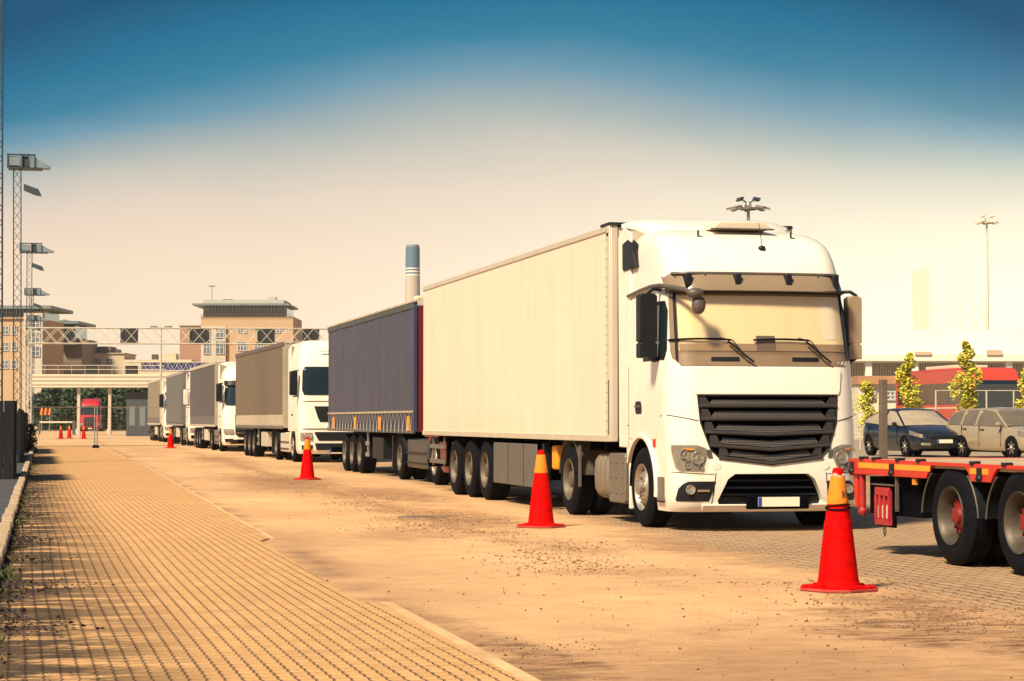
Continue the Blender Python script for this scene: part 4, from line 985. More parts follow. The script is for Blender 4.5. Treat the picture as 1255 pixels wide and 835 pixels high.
for y in (-2.42, -3.82, -5.22):
    for sd in (-1, 1): wheel_part(F, sd*1.25, y, sd, .465, .26, 'redhub', dual=True, rimmat=mat('dusty_rim', (.075, .065, .055), .5, metal=.4, var=.25, scale=7, dirt=(.14, .10, .07), dirt_amt=.5))
    g = MB(); g.cyl((-.95, y, .465), (.95, y, .465), .08); g.build('axle', CHASS, F)
    for sd in (-1, 1):
        for a0, a1 in ((5, 50), (130, 175)):
            g = MB(); g.grid(lambda u, v, a0=a0, a1=a1, sd=sd: (sd*lerp(.66, 1.255, u), y-.585*math.cos(R(lerp(a0, a1, v)))*(1.06 if a0 < 90 else 1.06), .42+.56*math.sin(R(lerp(a0, a1, v)))), 1, 10, thick=(0, .012, .006))
            g.tube([(sd*1.258, y-.585*1.06*math.cos(R(lerp(a0, a1, k/8))), .42+.56*math.sin(R(lerp(a0, a1, k/8)))) for k in range(9)], .009, 5, mi=1)
            g.build('mudguard', [DARKP, GREYP], F)

# ---------------------------------------------------------------- traffic cones
def cone(label, px, py, rz=0, near=False, h=.98, xy=None):
    x, y = xy or at(px, gd(py)); t = thing('traffic_cone', label, 'traffic cone', (x, y, .004), R(rz), 'tall red traffic cones along the lane')
    b = MB(); s = .275; c = .12
    poly = [(-s+c, -s), (s-c, -s), (s, -s+c), (s, s-c), (s-c, s), (-s+c, s), (-s, s-c), (-s, -s+c)]
    b.prism(poly, .0, .022, 'Z', 0); b.prism([(p*.965, q*.965) for p, q in poly], .022, .036, 'Z', 1)
    for a in range(4):
        M = Matrix.Rotation(R(a*90), 3, 'Z'); b.cb(M@Vector((0, -.215, .034)), (.05, .026, .014), M=M, mi=1)
    b.build('base', [CONEB, CONER], t, bevel=.005)
    g = MB(); g.lathe((0, 0, 0), [(.034, .182), (.05, .170), (.09, .161), (.56*h, .108), (.565*h, .103), (.72*h, .082)], 32, 'Z'); g.build('cone_body', CONER, t)
    g = MB(); g.lathe((0, 0, 0), [(.70*h, .0855), (.715*h, .087), (.93*h, .056), (.935*h, .050)], 32, 'Z'); sl_ = g.build('reflective_sleeve', CONEY, t)
    g = MB(); g.lathe((0, 0, 0), [(.92*h, .046), (.965*h, .044), (.985*h, .038), (.995*h, .026), (.995*h, .001)], 24, 'Z'); g.build('tip', CONER, t)
    if near:
        g = MB()
        for k in range(26):
            a, b2 = 2*math.pi*k/24, 2*math.pi*(k+1)/24
            g.cyl((.096*math.cos(a), .096*math.sin(a), .655+.012*math.sin(a+1)), (.096*math.cos(b2), .096*math.sin(b2), .655+.012*math.sin(b2+1)), .008, n=6)
            g.cyl((.094*math.cos(a), .094*math.sin(a), .672-.014*math.sin(a)), (.094*math.cos(b2), .094*math.sin(b2), .672-.014*math.sin(b2)), .006, n=6)
        g.build('rubber_band', BLACK, t)
        g = MB(); rg = random.Random(4)
        for k in range(22):
            a = 2*math.pi*k/22; g.ball((.046*math.cos(a), .046*math.sin(a), .905+rg.uniform(-.012, .016)), rg.uniform(.010, .019), 6, sq=(1, 1, rg.uniform(.6, 1.3)))
        g.build('crumpled_tape', mat('grey_white_tape', (.52, .46, .42), .6, var=.35, scale=30), t)
        # handwritten marks on the sleeve, scratches
        g = MB()
        def mark(pts, w=.0028):
            q = []
            for (dx, z) in pts:
                rr_ = lerp(.087, .056, (z-.70)/.211)+.0015; a = -math.pi/2+dx/rr_; q.append((rr_*math.cos(a), rr_*math.sin(a), z))
            g.tube(q, w, 5)
        mark([(-.030, .775), (-.018, .790), (-.004, .776), (-.016, .762), (-.030, .775)]); mark([(-.03, .755), (-.005, .758)]); mark([(-.018, .80), (-.017, .745)]); mark([(-.034, .742), (0, .745)])
        mark([(.012, .79), (.016, .74)]); mark([(.022, .80), (.024, .742)]); mark([(.012, .765), (.03, .768)]); mark([(.03, .78), (.036, .75), (.028, .74)])
        g.build('handwritten_mark', mat('marker_ink', (.06, .03, .03), .8), sl_)
    return t
cone('large scuffed red cone nearest the camera with tape and black bands round its orange neck', 1026, 723, 24, near=True)
cone('clean red cone with yellow orange collar standing beside the white box trailer', 663, 646, 40)
cone('red cone standing on bare earth in front of the grey tan lorry', 377, 588, 30)
cone('small red cone beside the silver trailer near the back of the queue', 209.5, 549.5, 10)
cone('far red cone behind the wire fence, leftmost of three', 75, 538, 0); cone('far red cone behind the wire fence, middle of three', 85.5, 537.5, 20); cone('far red cone behind the wire fence, rightmost of three', 103, 538, 5)

# ---------------------------------------------------------------- cars
def car(name, label, loc, rz, paint, L_, wid, hgt, wagon):
    t = thing(name, label, 'car', loc, rz, None)      # front looks to -y
    hw = wid/2
    if wagon: prof = [(-.02, .40, .62), (.06, .30, .70), (.35, .24, .80), (1.0, .22, .92), (1.35, .22, .96), (2.0, .22, .97), (3.2, .24, 1.0), (4.2, .26, 1.02), (L_-.15, .30, 1.0), (L_, .38, .80)]
    else: prof = [(-.02, .42, .58), (.05, .28, .70), (.30, .22, .80), (.8, .20, .92), (1.15, .20, .98), (2.0, .20, 1.0), (3.0, .22, 1.03), (3.8, .24, 1.08), (L_-.12, .28, 1.05), (L_, .36, .85)]
    g = MB(); n = 16; vs = []; K = 40
    P0 = [(a, b) for a, b, c in prof]; P1 = [(a, c) for a, b, c in prof]
    def wy(y): e = min(1, (y+.02)/.75); q = min(1, (L_-y)/.5); return hw*(1-.28*(1-math.sqrt(max(0, 1-(1-e)**2)))-.16*(1-max(0, q))**2)
    for j in range(K+1):
        y = lerp(-.02, L_, (j/K)); zb, zt = tab(P0, y), tab(P1, y); w = wy(y)
        sec = [(-w*.90, zb), (-w*.985, zb+.10), (-w*1.0, lerp(zb, zt, .5)), (-w*.985, lerp(zb, zt, .75)), (-w*.93, zt-.03), (-w*.80, zt+.005), (-w*.4, zt+.025), (0, zt+.03)]
        sec += [(-a, b) for a, b in reversed(sec[:-1])]
        vs += [(x, y, z) for x, z in sec]; m = len(sec)
    fs = [(j*m+i, j*m+i+1, (j+1)*m+i+1, (j+1)*m+i) for j in range(K) for i in range(m-1)]+[(j*m+m-1, j*m, (j+1)*m, (j+1)*m+m-1) for j in range(K)]
    fs += [tuple(range(m)), tuple(K*m+i for i in range(m-1, -1, -1))]
    g.add(vs, fs); body = g.build('body', paint, t, smooth=50)
    wf, wr = .92, .92+2.65
    for y in (wf, wr):
        c_ = MB(); c_.cyl((-2, y, .32), (2, y, .32), .365, n=28); cu = c_.build('cut', paint); apply_bool(body, cu)
    body.data.materials.clear(); body.data.materials.append(paint)
    for p in body.data.polygons: p.material_index = 0
    body.data.shade_smooth(); body.data.set_sharp_from_angle(angle=R(40))
    # greenhouse
    if wagon: gh = [(1.20, .97), (2.05, hgt-.05), (2.7, hgt), (3.9, hgt-.03), (4.35, hgt-.12), (4.62, 1.02)]
    else: gh = [(1.02, .98), (1.95, hgt-.04), (2.4, hgt), (3.2, hgt-.04), (3.75, hgt-.18), (4.1, 1.08)]
    g = MB(); vs = []; ys = []
    for j in range(25):
        y = lerp(gh[0][0], gh[-1][0], j/24); ys.append(y)
        zt = tab(gh, y); zb = tab(P1, y)-.02; w0 = wy(y)*.93; w1 = lerp(w0, hw*.72, min(1, (zt-zb)/(hgt-1.0)))
        sec = [(-w0, zb), (-lerp(w0, w1, .5)-.01, lerp(zb, zt, .5)), (-w1, zt-.05*min(1, (zt-zb)/.3)), (-w1*.85, zt), (0, zt+.02)]
        sec += [(-a, b) for a, b in reversed(sec[:-1])]; m = len(sec); vs += [(x, y, z) for x, z in sec]
    g.add(vs, [(j*m+i, j*m+i+1, (j+1)*m+i+1, (j+1)*m+i) for j in range(24) for i in range(m-1)]); 
    g.build('glasshouse', mat('car_glass_sky_tan', (.15, .125, .09), .12, var=.2, spec=.8, coat=.5) if wagon else mat('car_glass_sky_bright', (.40, .34, .25), .12, var=.2, spec=.8, coat=.5), t, smooth=50)  # glass colour lightened to hold the sky's reflection
    # roof skin and pillars over it
    def surf(y, s, off):      # s -1..1 across
        zt = tab(gh, y); zb = tab(P1, y)-.02; w0 = wy(y)*.93; w1 = lerp(w0, hw*.72, min(1, (zt-zb)/(hgt-1.0)))
        return [(s*w0, y, zb), (s*(lerp(w0, w1, .5)+.01+off), y, lerp(zb, zt, .5)), (s*(w1+off), y, zt-.05*min(1, (zt-zb)/.3)+off), (s*w1*.85, y, zt+off), (0, y, zt+.02+off)]
    g = MB(); ya, yb = gh[1][0]-.05, (gh[-2][0]+.02)
    def rf(u, v):
        y = lerp(ya, yb, v); L3 = surf(y, -1, .012)[2:]; R3 = [(-a, b, c) for a, b, c in reversed(L3[:-1])]; q = L3+R3; k = u*(len(q)-1); i = min(int(k), len(q)-2); return tuple(lerp(q[i][z], q[i+1][z], k-i) for z in range(3))
    g.grid(rf, 8, 10, thick=(0, 0, -.02)); g.build('roof', paint, t)
    for s in (-1, 1):
        for (y0_, y1_, nm) in ((gh[0][0], gh[1][0], 'pillar'), (gh[2][0]+.15, gh[2][0]+.1, 'pillar'), (gh[-1][0]-.05, gh[-2][0]-.05, 'pillar'))+(((3.65, 3.6, 'pillar'),) if wagon else ()):
            g = MB(); zb = tab(P1, y0_); zt = tab(gh, y1_)-.04
            w0 = wy(y0_)*.93; w1 = hw*.72; g.cyl((s*(w0+.0), y0_, zb-.02), (s*(w1+.012), y1_, zt), .035, n=6); g.build(nm, paint, t)
        g = MB(); g.tube([(s*hw*.95, 1.5, .98), (s*(hw+.06), 1.45, 1.0)], .02, 6); g.ball((s*(hw+.10), 1.42, 1.02), .1, 10, sq=(1, .6, .65)); g.build('door_mirror', paint, t)
        g = MB(); g.box(s*hw*.995-.01, s*hw*.995+.012, 2.35, 2.52, .84, .87); g.box(s*hw*.995-.01, s*hw*.995+.012, 3.3, 3.46, .86, .89); g.build('door_handle', DARKP, t)
        g = MB()
        for y in (1.45, 2.6, 3.55): g.box(s*hw*.99-.012, s*hw*.99+.012, y-.006, y+.006, .35, .96)
        g.build('panel_gap', CHASS, t)
        # headlight
        g = MB(); 
        def hf(u, v, s=s):
            y = lerp(.04, .62, u); z = lerp(.60, .70, v)+.10*u+.03*u*v; return (s*(wy(y)*.985+.012), y-.02, z)
        g.grid(hf, 6, 2, thick=(-s*.03, 0, 0)); g.build('headlight', LENS, t)
        g = MB(); g.box(min(s*.46, s*.76), max(s*.46, s*.76), -.035, .08, .36, .44); g.build('fog_light', LENS, t, bevel=.02)
    g = MB(); g.box(-.50, .50, -.04, .05, .56, .68); g.box(-.42, .42, -.04, .05, .30, .42); g.build('grille', DARKP, t, bevel=.02)
    plate(t, 0, -.045, .49, .5, .11)
    for y in (wf, wr):
        for s in (-1, 1):
            g = MB(); cx = s*(hw-.10); g.lathe((cx, 0, 0), [(-.1, .2), (-.105, .28), (-.08, .325), (.08, .325), (.105, .28), (.1, .2)], 28); w = g.build('wheel', BLACK, t); w.location = (0, y, .325)
            g = MB(); X = s*(hw+.0); g.lathe((0, 0, 0), [(X, .225), (X-s*.02, .20), (X-s*.09, .19), (X-s*.10, .001)], 28, mi=1)
            for k in range(7):
                a = 2*math.pi*k/7; M = Matrix.Rotation(a, 3, 'X'); g.cb((X-s*.02, -math.sin(a)*.11, math.cos(a)*.11), (.012, .022, .10), M=M)
            g.ball((X-s*.01, 0, 0), .05, 10); g.build('rim', [ALU, CHASS], w)
    g = MB(); g.box(-hw+.15, hw-.15, .3, L_-.3, .18, .5); g.build('underbody', CHASS, t)
    return t
x, y = at(1157, 65); car('hatchback', 'dark blue grey hatchback parked nose forward behind the flatbed, left of the estate car', (x, y, .22), R(2), mat('dark_car_paint', (.012, .016, .026), .25, coat=.6, var=.05), 4.3, 1.8, 1.5, False)
x, y = at(1293, 62); car('estate_car', 'beige silver estate car parked beside the dark hatchback', (x, y, .22), R(8), mat('beige_silver_paint', (.50, .41, .29), .3, metal=.4, coat=.6, var=.05), 4.7, 1.82, 1.5, True)
# ---------------------------------------------------------------- left edge: dark fenders, fence
DT = mat('dark_stained_timber', (.006, .010, .018), .7, var=.4, scale=3, stretch=(3, 3, .3), bump=.3, dirt=(.03, .03, .035), dirt_amt=.5, spec=.3)
def panel_fence(name, label, pts, h, bw=.22, gap=.012, grp=None):
    t = thing(name, label, 'fence', (pts[0][0], pts[0][1], .06), 0, grp)
    rg = random.Random(len(label)); g = MB(); o = Vector((pts[0][0], pts[0][1], 0))
    for a, b in zip(pts, pts[1:]):
        a, b = Vector((*a, 0)), Vector((*b, 0)); L_ = (b-a).length; d = (b-a)/L_; n = int(L_/(bw+gap)); rz = math.atan2(d.y, d.x)
        for k in range(n):
            p = a+d*((k+.5)*(bw+gap))-o; g.cb((p.x+rg.uniform(-.008, .008), p.y, h/2+rg.uniform(-.01, .01)), (bw/2, .035, h/2), rz)
        m = (a+b)/2-o
    g.build('boards', DT, t, bevel=.006)
    g = MB()
    for a, b in zip(pts, pts[1:]):
        a, b = Vector((*a, 0))-o, Vector((*b, 0))-o; d = (b-a).normalized(); n_ = Vector((d.y, -d.x, 0))
        for z in (.3, h-.3): g.cyl((a.x-n_.x*.08, a.y-n_.y*.08, z), (b.x-n_.x*.08, b.y-n_.y*.08, z), .05, n=6)
    g.build('rail', DT, t)
    return t
t = panel_fence('board_fence', 'tall dark board fence end nearest the camera at the left edge', [(-1.6, 47.6), (-.20, 47.6), (-.24, 53.0)], 1.72)
panel_fence('board_fence', 'second dark board fence farther along the kerb, with a bush at its foot', [(-2.0, 65.5), (-.16, 65.5), (-.05, 80)], 1.64)
panel_fence('board_fence', 'farthest dark board fence ending at the bush beside the wire fence', [(-1.4, 86), (.00, 86), (.12, 101)], 1.60)
def tree(name, label, loc, h, crown, n, leaf, mt, trunk_r=.12, base=.25, grp=None, seed=1, cat='tree', lobes=None, col=0):
    rg = random.Random(seed); t = thing(name, label, cat, loc, 0, grp)
    g = MB(); g.cyl((0, 0, 0), (rg.uniform(-.05, .05)*h*.3, 0, h*.55), trunk_r, trunk_r*.6, 8); g.cyl((0, 0, h*.5), (0, 0, h*.93), trunk_r*.6, trunk_r*.15, 7)
    L_ = lobes or 14
    cl = []
    for k in range(L_):
        z = lerp(base*h, h*.97, (k+.5)/L_); f = (z/h-base)/(1-base); w = crown*(math.sin(math.pi*min(1, (.12+f*.9)))**.7)*rg.uniform(.5, 1.1)
        a = rg.uniform(0, 6.28); c = Vector((math.cos(a)*w*.55, math.sin(a)*w*.55, z)); cl.append((c, w*rg.uniform(.35, .6)+crown*.1))
        g.cyl((0, 0, max(.1, z-.12*h)), c, trunk_r*.3, trunk_r*.08, 5)
    g.build('trunk', mat('bark', (.12, .085, .06), .9, var=.3), t)
    g = MB()
    for _ in range(n):
        c, r = rg.choice(cl); d = Vector((rg.gauss(0, 1), rg.gauss(0, 1), rg.gauss(0, 1))).normalized()*r*rg.uniform(.4, 1.08)**.6
        d.z *= 1.15; p = c+d; s = leaf*rg.uniform(.6, 1.4); u = Vector((rg.gauss(0, 1), rg.gauss(0, 1), rg.gauss(0, .7))).normalized(); v = u.orthogonal().normalized()*s*.6; u = u*s
        g.add([p-u, p+v, p+u, p-v], [(0, 1, 2, 3)], 0 if rg.random() < .6 else 1)
    g.build('crown', mt, t, smooth=0)
    return t
LF1 = [mat('young_leaf_bright', (.62, .56, .04), .6, var=.3, scale=3), mat('young_leaf_deep', (.34, .34, .03), .6, var=.3, scale=3)]
LF2 = [mat('dark_leaf', (.020, .055, .035), .8, var=.4, scale=.5), mat('mid_leaf', (.035, .085, .045), .8, var=.4, scale=.5)]
LF3 = [mat('weed_leaf', (.05, .07, .03), .8, var=.4), mat('weed_leaf_dry', (.14, .13, .05), .8, var=.4)]
tree('bush', 'small weedy bush at the foot of the farthest dark fence', (.25, 93, .05), 1.15, .38, 900, .05, LF3, .02, .05, cat='bush', seed=4)
# mesh fence across the lane on a concrete foot
x, y = at(118, gd(549.5)); t = thing('wire_fence', 'temporary see through wire fence across the lane with double grey post on black foot', 'fence', (x, y, 0), 0)
g = MB(); FW0, FW1 = -3.3, 5.8
for z in (.12, 1.98): g.cyl((FW0, 0, z), (FW1, 0, z), .016, n=6)
xs = FW0
while xs <= FW1: g.cyl((xs, 0, .12), (xs, 0, 1.98), .0028, n=4); xs += .16
z = .12
while z < 1.98: g.cyl((FW0, 0, z), (FW1, 0, z), .0028, n=4); z += .16
g.build('mesh_panel', mat('fence_wire', (.30, .27, .24), .5, metal=.6), t)
for xx in (-.06, .06): g = MB(); g.cyl((xx, 0, .1), (xx, 0, 2.05), .028, n=10); g.build('post', GALV, t)
g = MB(); g.cyl((FW0, 0, .0), (FW0, 0, 2.02), .024, n=8); g.build('post', GALV, t); g = MB(); g.cyl((FW1, 0, .0), (FW1, 0, 2.02), .024, n=8); g.build('post', GALV, t)
g = MB(); g.prism([(-.17, 0), (.17, 0), (.13, .16), (-.13, .16)], -.35, .35, 'X' if False else 'Y'); g.build('foot', BLACK, t, bevel=.02)
# ---------------------------------------------------------------- lattice lighting masts on the left
def lattice(g, p0, p1, w, r=.03, step=None, n=4, mi=0, X=False):
    p0, p1 = Vector(p0), Vector(p1); d = (p1-p0); L_ = d.length; d /= L_; a = Vector((0, 1, 0)) if abs(d.y) < .9 else Vector((1, 0, 0)); b = d.cross(a).normalized(); a = b.cross(d)
    cs = [(a*sx+b*sy)*(w/2) for sx, sy in ((-1,-1),(1,-1),(1,1),(-1,1))]
    for c in cs: g.cyl(p0+c, p1+c, r, n=5, mi=mi)
    k = int(L_/(step or w)); 
    for i in range(k):
        q0, q1 = p0+d*(L_*i/k), p0+d*(L_*(i+1)/k)
        for j in range(4):
            c0, c1 = cs[j], cs[(j+1) % 4]
            if i % 2: c0, c1 = c1, c0
            g.cyl(q0+c0, q1+c1, r*.55, n=3, mi=mi)
            if X: g.cyl(q0+c1, q1+c0, r*.55, n=3, mi=mi)
def mast(label, px, d, top, headw, lean=0, grp='lattice floodlight masts on the left', hd=1.0):
    x, y = at(px, d); t = thing('floodlight_mast', label, 'floodlight mast', (x, y, 0), 0, grp)
    g = MB(); lattice(g, (0, 0, 0), (lean, 0, top), .36, .028, .5); g.build('lattice_column', GALVD, t, smooth=0)
    f = headw/1.7; T_ = lambda P: [(a*f, top+b) for a, b in P]
    g = MB(); g.box(-.55*f, 1.1*f, -.45, .45, top-.02, top+.05); g.box(-.6*f, .75*f, -.45, -.38, top+.62, top+.70)
    for xx in (-.58, .1, .42, .72): g.box(xx*f-.03, xx*f+.03, -.45, -.38, top, top+.7)
    g.build('platform', GALVD, t)
    FS = mat('floodlight_steel', (.24, .32, .37), .4, metal=.3, var=.2, scale=3)
    g = MB(); g.prism(T_([(-.62, .12), (.05, .10), (.05, .55), (-.62, .60)]), -.4, .3, 'Y'); g.build('floodlight', FS, t, bevel=.03)
    g = MB(); g.prism(T_([(.08, .06), (.40, .06), (.42, .60), (.10, .62)]), -.35, .35, 'Y'); g.build('control_box', GALVD, t, bevel=.03)
    g = MB(); g.prism(T_([(.45, -.02), (1.45, .02), (1.5, .12), (1.15, .28), (.75, .55), (.48, .60)]), -.4, .3, 'Y'); g.build('floodlight', FS, t, bevel=.03)
    g = MB(); g.prism([(.2, top-.75), (.9, top-1.0), (1.05, top-1.3), (.75, top-1.25), (.2, top-1.02)], -.3, .3, 'Y'); g.build('lower_floodlight', GALVD, t)
    return t
mast('tallest looking lattice floodlight mast, second from the left edge', 22, 104, 13.7, 1.7, -.12)
mast('lattice floodlight mast of middling height, just right of the tallest looking one', 35, 155, 13.6, 2.0, 0)
mast('distant lattice floodlight mast, right of the middling one and lower', 38, 208, 13.6, 2.0, 0)
mast('lowest looking lattice floodlight mast above the roof terrace', 40, 262, 13.6, 2.0, 0)
mast('slim lattice mast cut off by the left edge of the picture', -4.0, 66, 19.5, 1.7, -.14)
# gantry ---------------------------------------------------------
LAT = mat('pale_lattice_steel', (.50, .47, .42), .6, metal=.1, var=.15)
d = 150.; x0, y0 = at(31, d); t = thing('truss_gantry', 'long pale lattice gantry spanning the lane with black sign backs', 'gantry', (x0, y0, 0), 0)
q = Vector((math.cos(YAW), -math.sin(YAW), 0)).lerp(Vector((1, 0, 0)), .35).normalized()
def gq(s, z, off=0): return Vector((q.x*s-q.y*off*0, q.y*s+off, z))
g = MB(); L_ = 27.
zt, zb = zz(402, d), zz(421, d)
lattice(g, gq(.3, (zt+zb)/2), gq(L_, (zt+zb)/2), zt-zb, .035, .95, X=True); g.build('truss_beam', LAT, t, smooth=0)
for s in (0., L_-.5):
    g = MB(); lattice(g, gq(s, 0), gq(s, zt), .85, .05, .9, X=True); g.build('lattice_leg', LAT, t, smooth=0)
for px in (157, 243, 325, 380):
    s = (px-31)*d/FPX; g = MB(); w = .62 if px != 243 else .7
    c = gq(s, (zt+zb)/2, .45); g.cb(c, (w, .05, (zt-zb)/2+.02), math.atan2(q.y, q.x)); g.build('sign_back', mat('sign_black', (.02, .024, .03), .6), t)
# lower lattice footbridge rail + covered bridge
d = 190.; x0, y0 = at(38, d); t = thing('covered_bridge', 'low cream footbridge crossing behind the lane with ribbed fascia', 'bridge', (x0, y0, 0), 0)
rzq = -YAW*.9
def LB(px, dd=d): return (px-38)*dd/FPX
CREAM = mat('cream_cladding', (.62, .55, .45), .6, var=.1, scale=.6)
g = MB(); g.box(0, LB(300), 0, 3, zz(475, d), zz(459, d)); fb = g.build('bridge_deck', CREAM, t, bevel=.03)
g = MB()
for k in range(3): z = lerp(zz(475, d), zz(459, d), (k+.6)/3.3); g.box(.02, LB(300), -.03, .0, z, z+.06)
g.build('cladding_line', mat('cladding_shadow', (.28, .24, .2), .7), fb)
g = MB(); 
for px in (95, 133, 184, 240): g.box(LB(px)-.12, LB(px)+.12, .5, .8, 0, zz(475, d))
g.build('column', mat('pale_column', (.5, .45, .38), .7), t)
g = MB()
for z in (zz(448, d), zz(453, d)): g.cyl((0, .1, z), (LB(200), .1, z), .03, n=5)
k = 0.
while k < LB(200): g.cyl((k, .1, zz(459, d)), (k, .1, zz(448, d)), .02, n=4); k += 1.2
g.build('railing', LAT, t)
g = MB(); g.box(LB(104), LB(118), .15, .3, zz(458.5, d), zz(448.5, d)); g.box(LB(152), LB(168), .15, .3, zz(458.5, d), zz(448.5, d)); g.build('sign_back', mat('sign_black', (.03, .03, .035)), t)
g = MB(); lattice(g, (LB(152), .6, zz(449, d)), (LB(300), .6, zz(449, d)), .75, .04, .4); g.build('upper_truss', LAT, t, smooth=0)
g = MB(); g.box(LB(170), LB(300), 1.1, 1.2, zz(455, d), zz(444, d)); g.build('blue_panel', mat('royal_blue_board', (.03, .05, .20), .5), t)
t.rotation_euler.z = rzq
# kiosk, barrier, far things under the bridge
x, y = at(168, 178); t = thing('kiosk', 'dark blue grey checkpoint kiosk under the right part of the footbridge', 'kiosk', (x, y, 0), -YAW)
w = 22*178/FPX; g = MB(); g.box(-w*.6, w*1.1, 0, 3, 0, zz(484, 178)); kb = g.build('wall', mat('kiosk_slate', (.045, .06, .075), .6, var=.2), t)
g = MB(); g.box(-w*.7, w*1.2, -.3, 3.2, zz(484, 178), zz(481, 178)); g.build('roof', DARKP, t)
for a in (-.42, .15, .65): g = MB(); g.box(w*a, w*(a+.32), -.02, .03, .9, 2.5); g.build('window', mat('kiosk_glass', (.15, .19, .21), .2), t)
x, y = at(44, 200); t = thing('road_barrier', 'low white boom barrier behind the far cones', 'barrier', (x, y, 0), -YAW)
g = MB(); g.box(.4, 3.7, -.05, .05, zz(518.5, 200), zz(516.5, 200)); g.build('boom', mat('barrier_white', (.6, .55, .48), .6), t)
g = MB(); g.box(3.5, 3.75, -.15, .15, 0, zz(515.5, 200)); g.build('post', GREYP, t); g = MB(); g.box(.3, .45, -.08, .08, 0, 1.1); g.build('post', GREYP, t)
x, y = at(49, 236); t = thing('warning_sign', 'red and yellow chevron board beside the far gate', 'sign', (x, y, 0), -YAW)
g = MB(); g.box(0, 1.3, 0, .06, zz(509, 236), zz(501, 236)); sb = g.build('sign_panel', mat('sign_red', (.16, .02, .02), .5), t)
g = MB()
for k in range(3): g.add([(k*.45+.05, -.01, zz(509, 236)+.02), (k*.45+.2, -.01, zz(509, 236)+.02), (k*.45+.33, -.01, zz(500, 236)-.02), (k*.45+.18, -.01, zz(500, 236)-.02)], [(0, 1, 2, 3)])
g.build('chevron', YEL, sb); g = MB(); g.cyl((.2, .05, 0), (.2, .05, zz(509, 236)), .04); g.cyl((1.1, .05, 0), (1.1, .05, zz(509, 236)), .04); g.build('post', GALV, t)
g = MB(); x, y = at(120, 262); g.cb((x, y, .05), (22, .3, .09), -YAW); tag(g.build('far_kerb', mat('dark_kerb', (.12, .10, .09), .8)), None, None, kind='structure')
# far red truck
x, y = at(110.5, 254)
lorry('far away red lorry facing the camera beyond the wire fence, under the footbridge', (x, y, 0), R(-6), None, mat('bright_red_paint', (.42, .018, .03), .4, coat=.3, var=.05), 's', has_trailer=False, name='red_lorry', detail=False)
# lamp posts under bridge
for px, lb in ((95, 'pale post left of the far red lorry under the footbridge'), (133, 'pale post right of the far red lorry under the footbridge')):
    x, y = at(px+1, 215); t = thing('steel_post', lb, 'post', (x, y, 0), 0, None)
    g = MB(); g.cyl((0, 0, 0), (0, 0, zz(476, 215)), .13, .10, 8); g.build('shaft', mat('post_cream', (.45, .42, .36), .6), t); g = MB(); g.cyl((0, 0, 0), (0, 0, .5), .28, .2, 8); g.build('footing', CONC, t)
rg = random.Random(8)
for k, (px, dd, h, w) in enumerate([(60, 288, 6.6, 2.8), (78, 280, 7, 3.0), (94, 290, 7, 2.8), (122, 284, 7.2, 3.1), (140, 290, 7, 3.0), (158, 285, 7, 2.8), (176, 288, 6.8, 2.8), (108, 300, 7, 3.0)]):
    x, y = at(px, dd); lbs = ['leftmost dark green tree under the footbridge', 'second dark tree from the left under the footbridge', 'dark tree behind the pale post left of the red lorry', 'dark tree just right of the far red lorry', 'dark tree behind the right pale post', 'dark tree left of the kiosk', 'dark tree behind the kiosk', 'dark tree directly behind the far red lorry']
    tree('broadleaf_tree', lbs[k], (x, y, 0), h, w, 3000, .30, LF2, .25, .05, 'dark trees beyond the footbridge', seed=20+k)
# ---------------------------------------------------------------- buildings
OCH = mat('ochre_render', (.46, .33, .22), .85, var=.06, scale=.3); GRB = mat('grey_brown_render', (.24, .20, .17), .85, var=.1, scale=.3)
PINK = mat('dusky_pink_render', (.36, .21, .17), .85, var=.06, scale=.3); PALE = mat('pale_beige_render', (.52, .44, .33), .85, var=.06, scale=.3); ROOFG = mat('blue_grey_roof', (.16, .20, .23), .5, var=.1)
class Bld:
    def __init__(s, label, px, d, name='apartment_building', turn=0): s.px, s.d = px, d; x, y = at(px, d); s.t = thing(name, label, 'building', (x, y, 0), -YAW+turn)
    def X(s, px): return (px-s.px)*s.d/FPX
    def part(s, nm, px0, px1, py0, py1, y0, y1, m, parent=None, bevel=0):
        g = MB(); g.box(s.X(px0), s.X(px1), y0, y1, zz(py1, s.d) if py1 < 900 else 0, zz(py0, s.d)); return g.build(nm, m, parent or s.t, bevel=bevel)
    def win(s, px0, px1, py0, py1, parent=None, nx=2, y=-.0):
        f = s.part('window', px0, px1, py0, py1, y-.06, y+.05, GLASSB, parent)
        g = MB(); a, b = s.X(px0), s.X(px1); z0, z1 = zz(py1, s.d), zz(py0, s.d)
        for k in range(nx+1): xx = lerp(a, b, k/nx); g.box(xx-.06, xx+.06, y-.10, y-.05, z0, z1)
        for z in (z0, z1, (z0+z1)/2): g.box(a-.06, b+.06, y-.115, y-.055, z-.05, z+.05)
        g.build('window_frame', mat('frame_cream', (.55, .5, .42), .6), f); return f
B = Bld('ochre apartment building with glazed roof terrace and blue overhanging roof at the far left', 20, 300)
w = B.part('wall', -60, 52, 391, 999, 0, 14, OCH); B.part('penthouse', -60, 50, 379, 391, 2, 12, GLASSB); B.part('roof', -70, 64, 375, 379, -1.2, 14, ROOFG)
g = MB(); 
for k in range(18): xx = B.X(-20+k*4.2); g.box(xx-.06, xx+.06, .95, 1.06, zz(391, 300), zz(379, 300))
g.build('mullion', mat('frame_cream', (.5, .5, .5)), B.t); g = MB(); g.box(B.X(-60), B.X(54), -.3, -.2, zz(391, 300), zz(388.5, 300)); g.build('parapet', OCH, B.t)
B.part('stair_tower', 30, 53, 384, 999, -.8, -.01, mat('tower_cream', (.5, .46, .4), .7))
for (a, b, c, d_) in ((32, 37, 392, 402), (40, 50, 392, 402), (40, 50, 408, 420), (40, 50, 425, 437), (32, 37, 410, 422)): B.win(a, b, c, d_, y=-.85, nx=2)
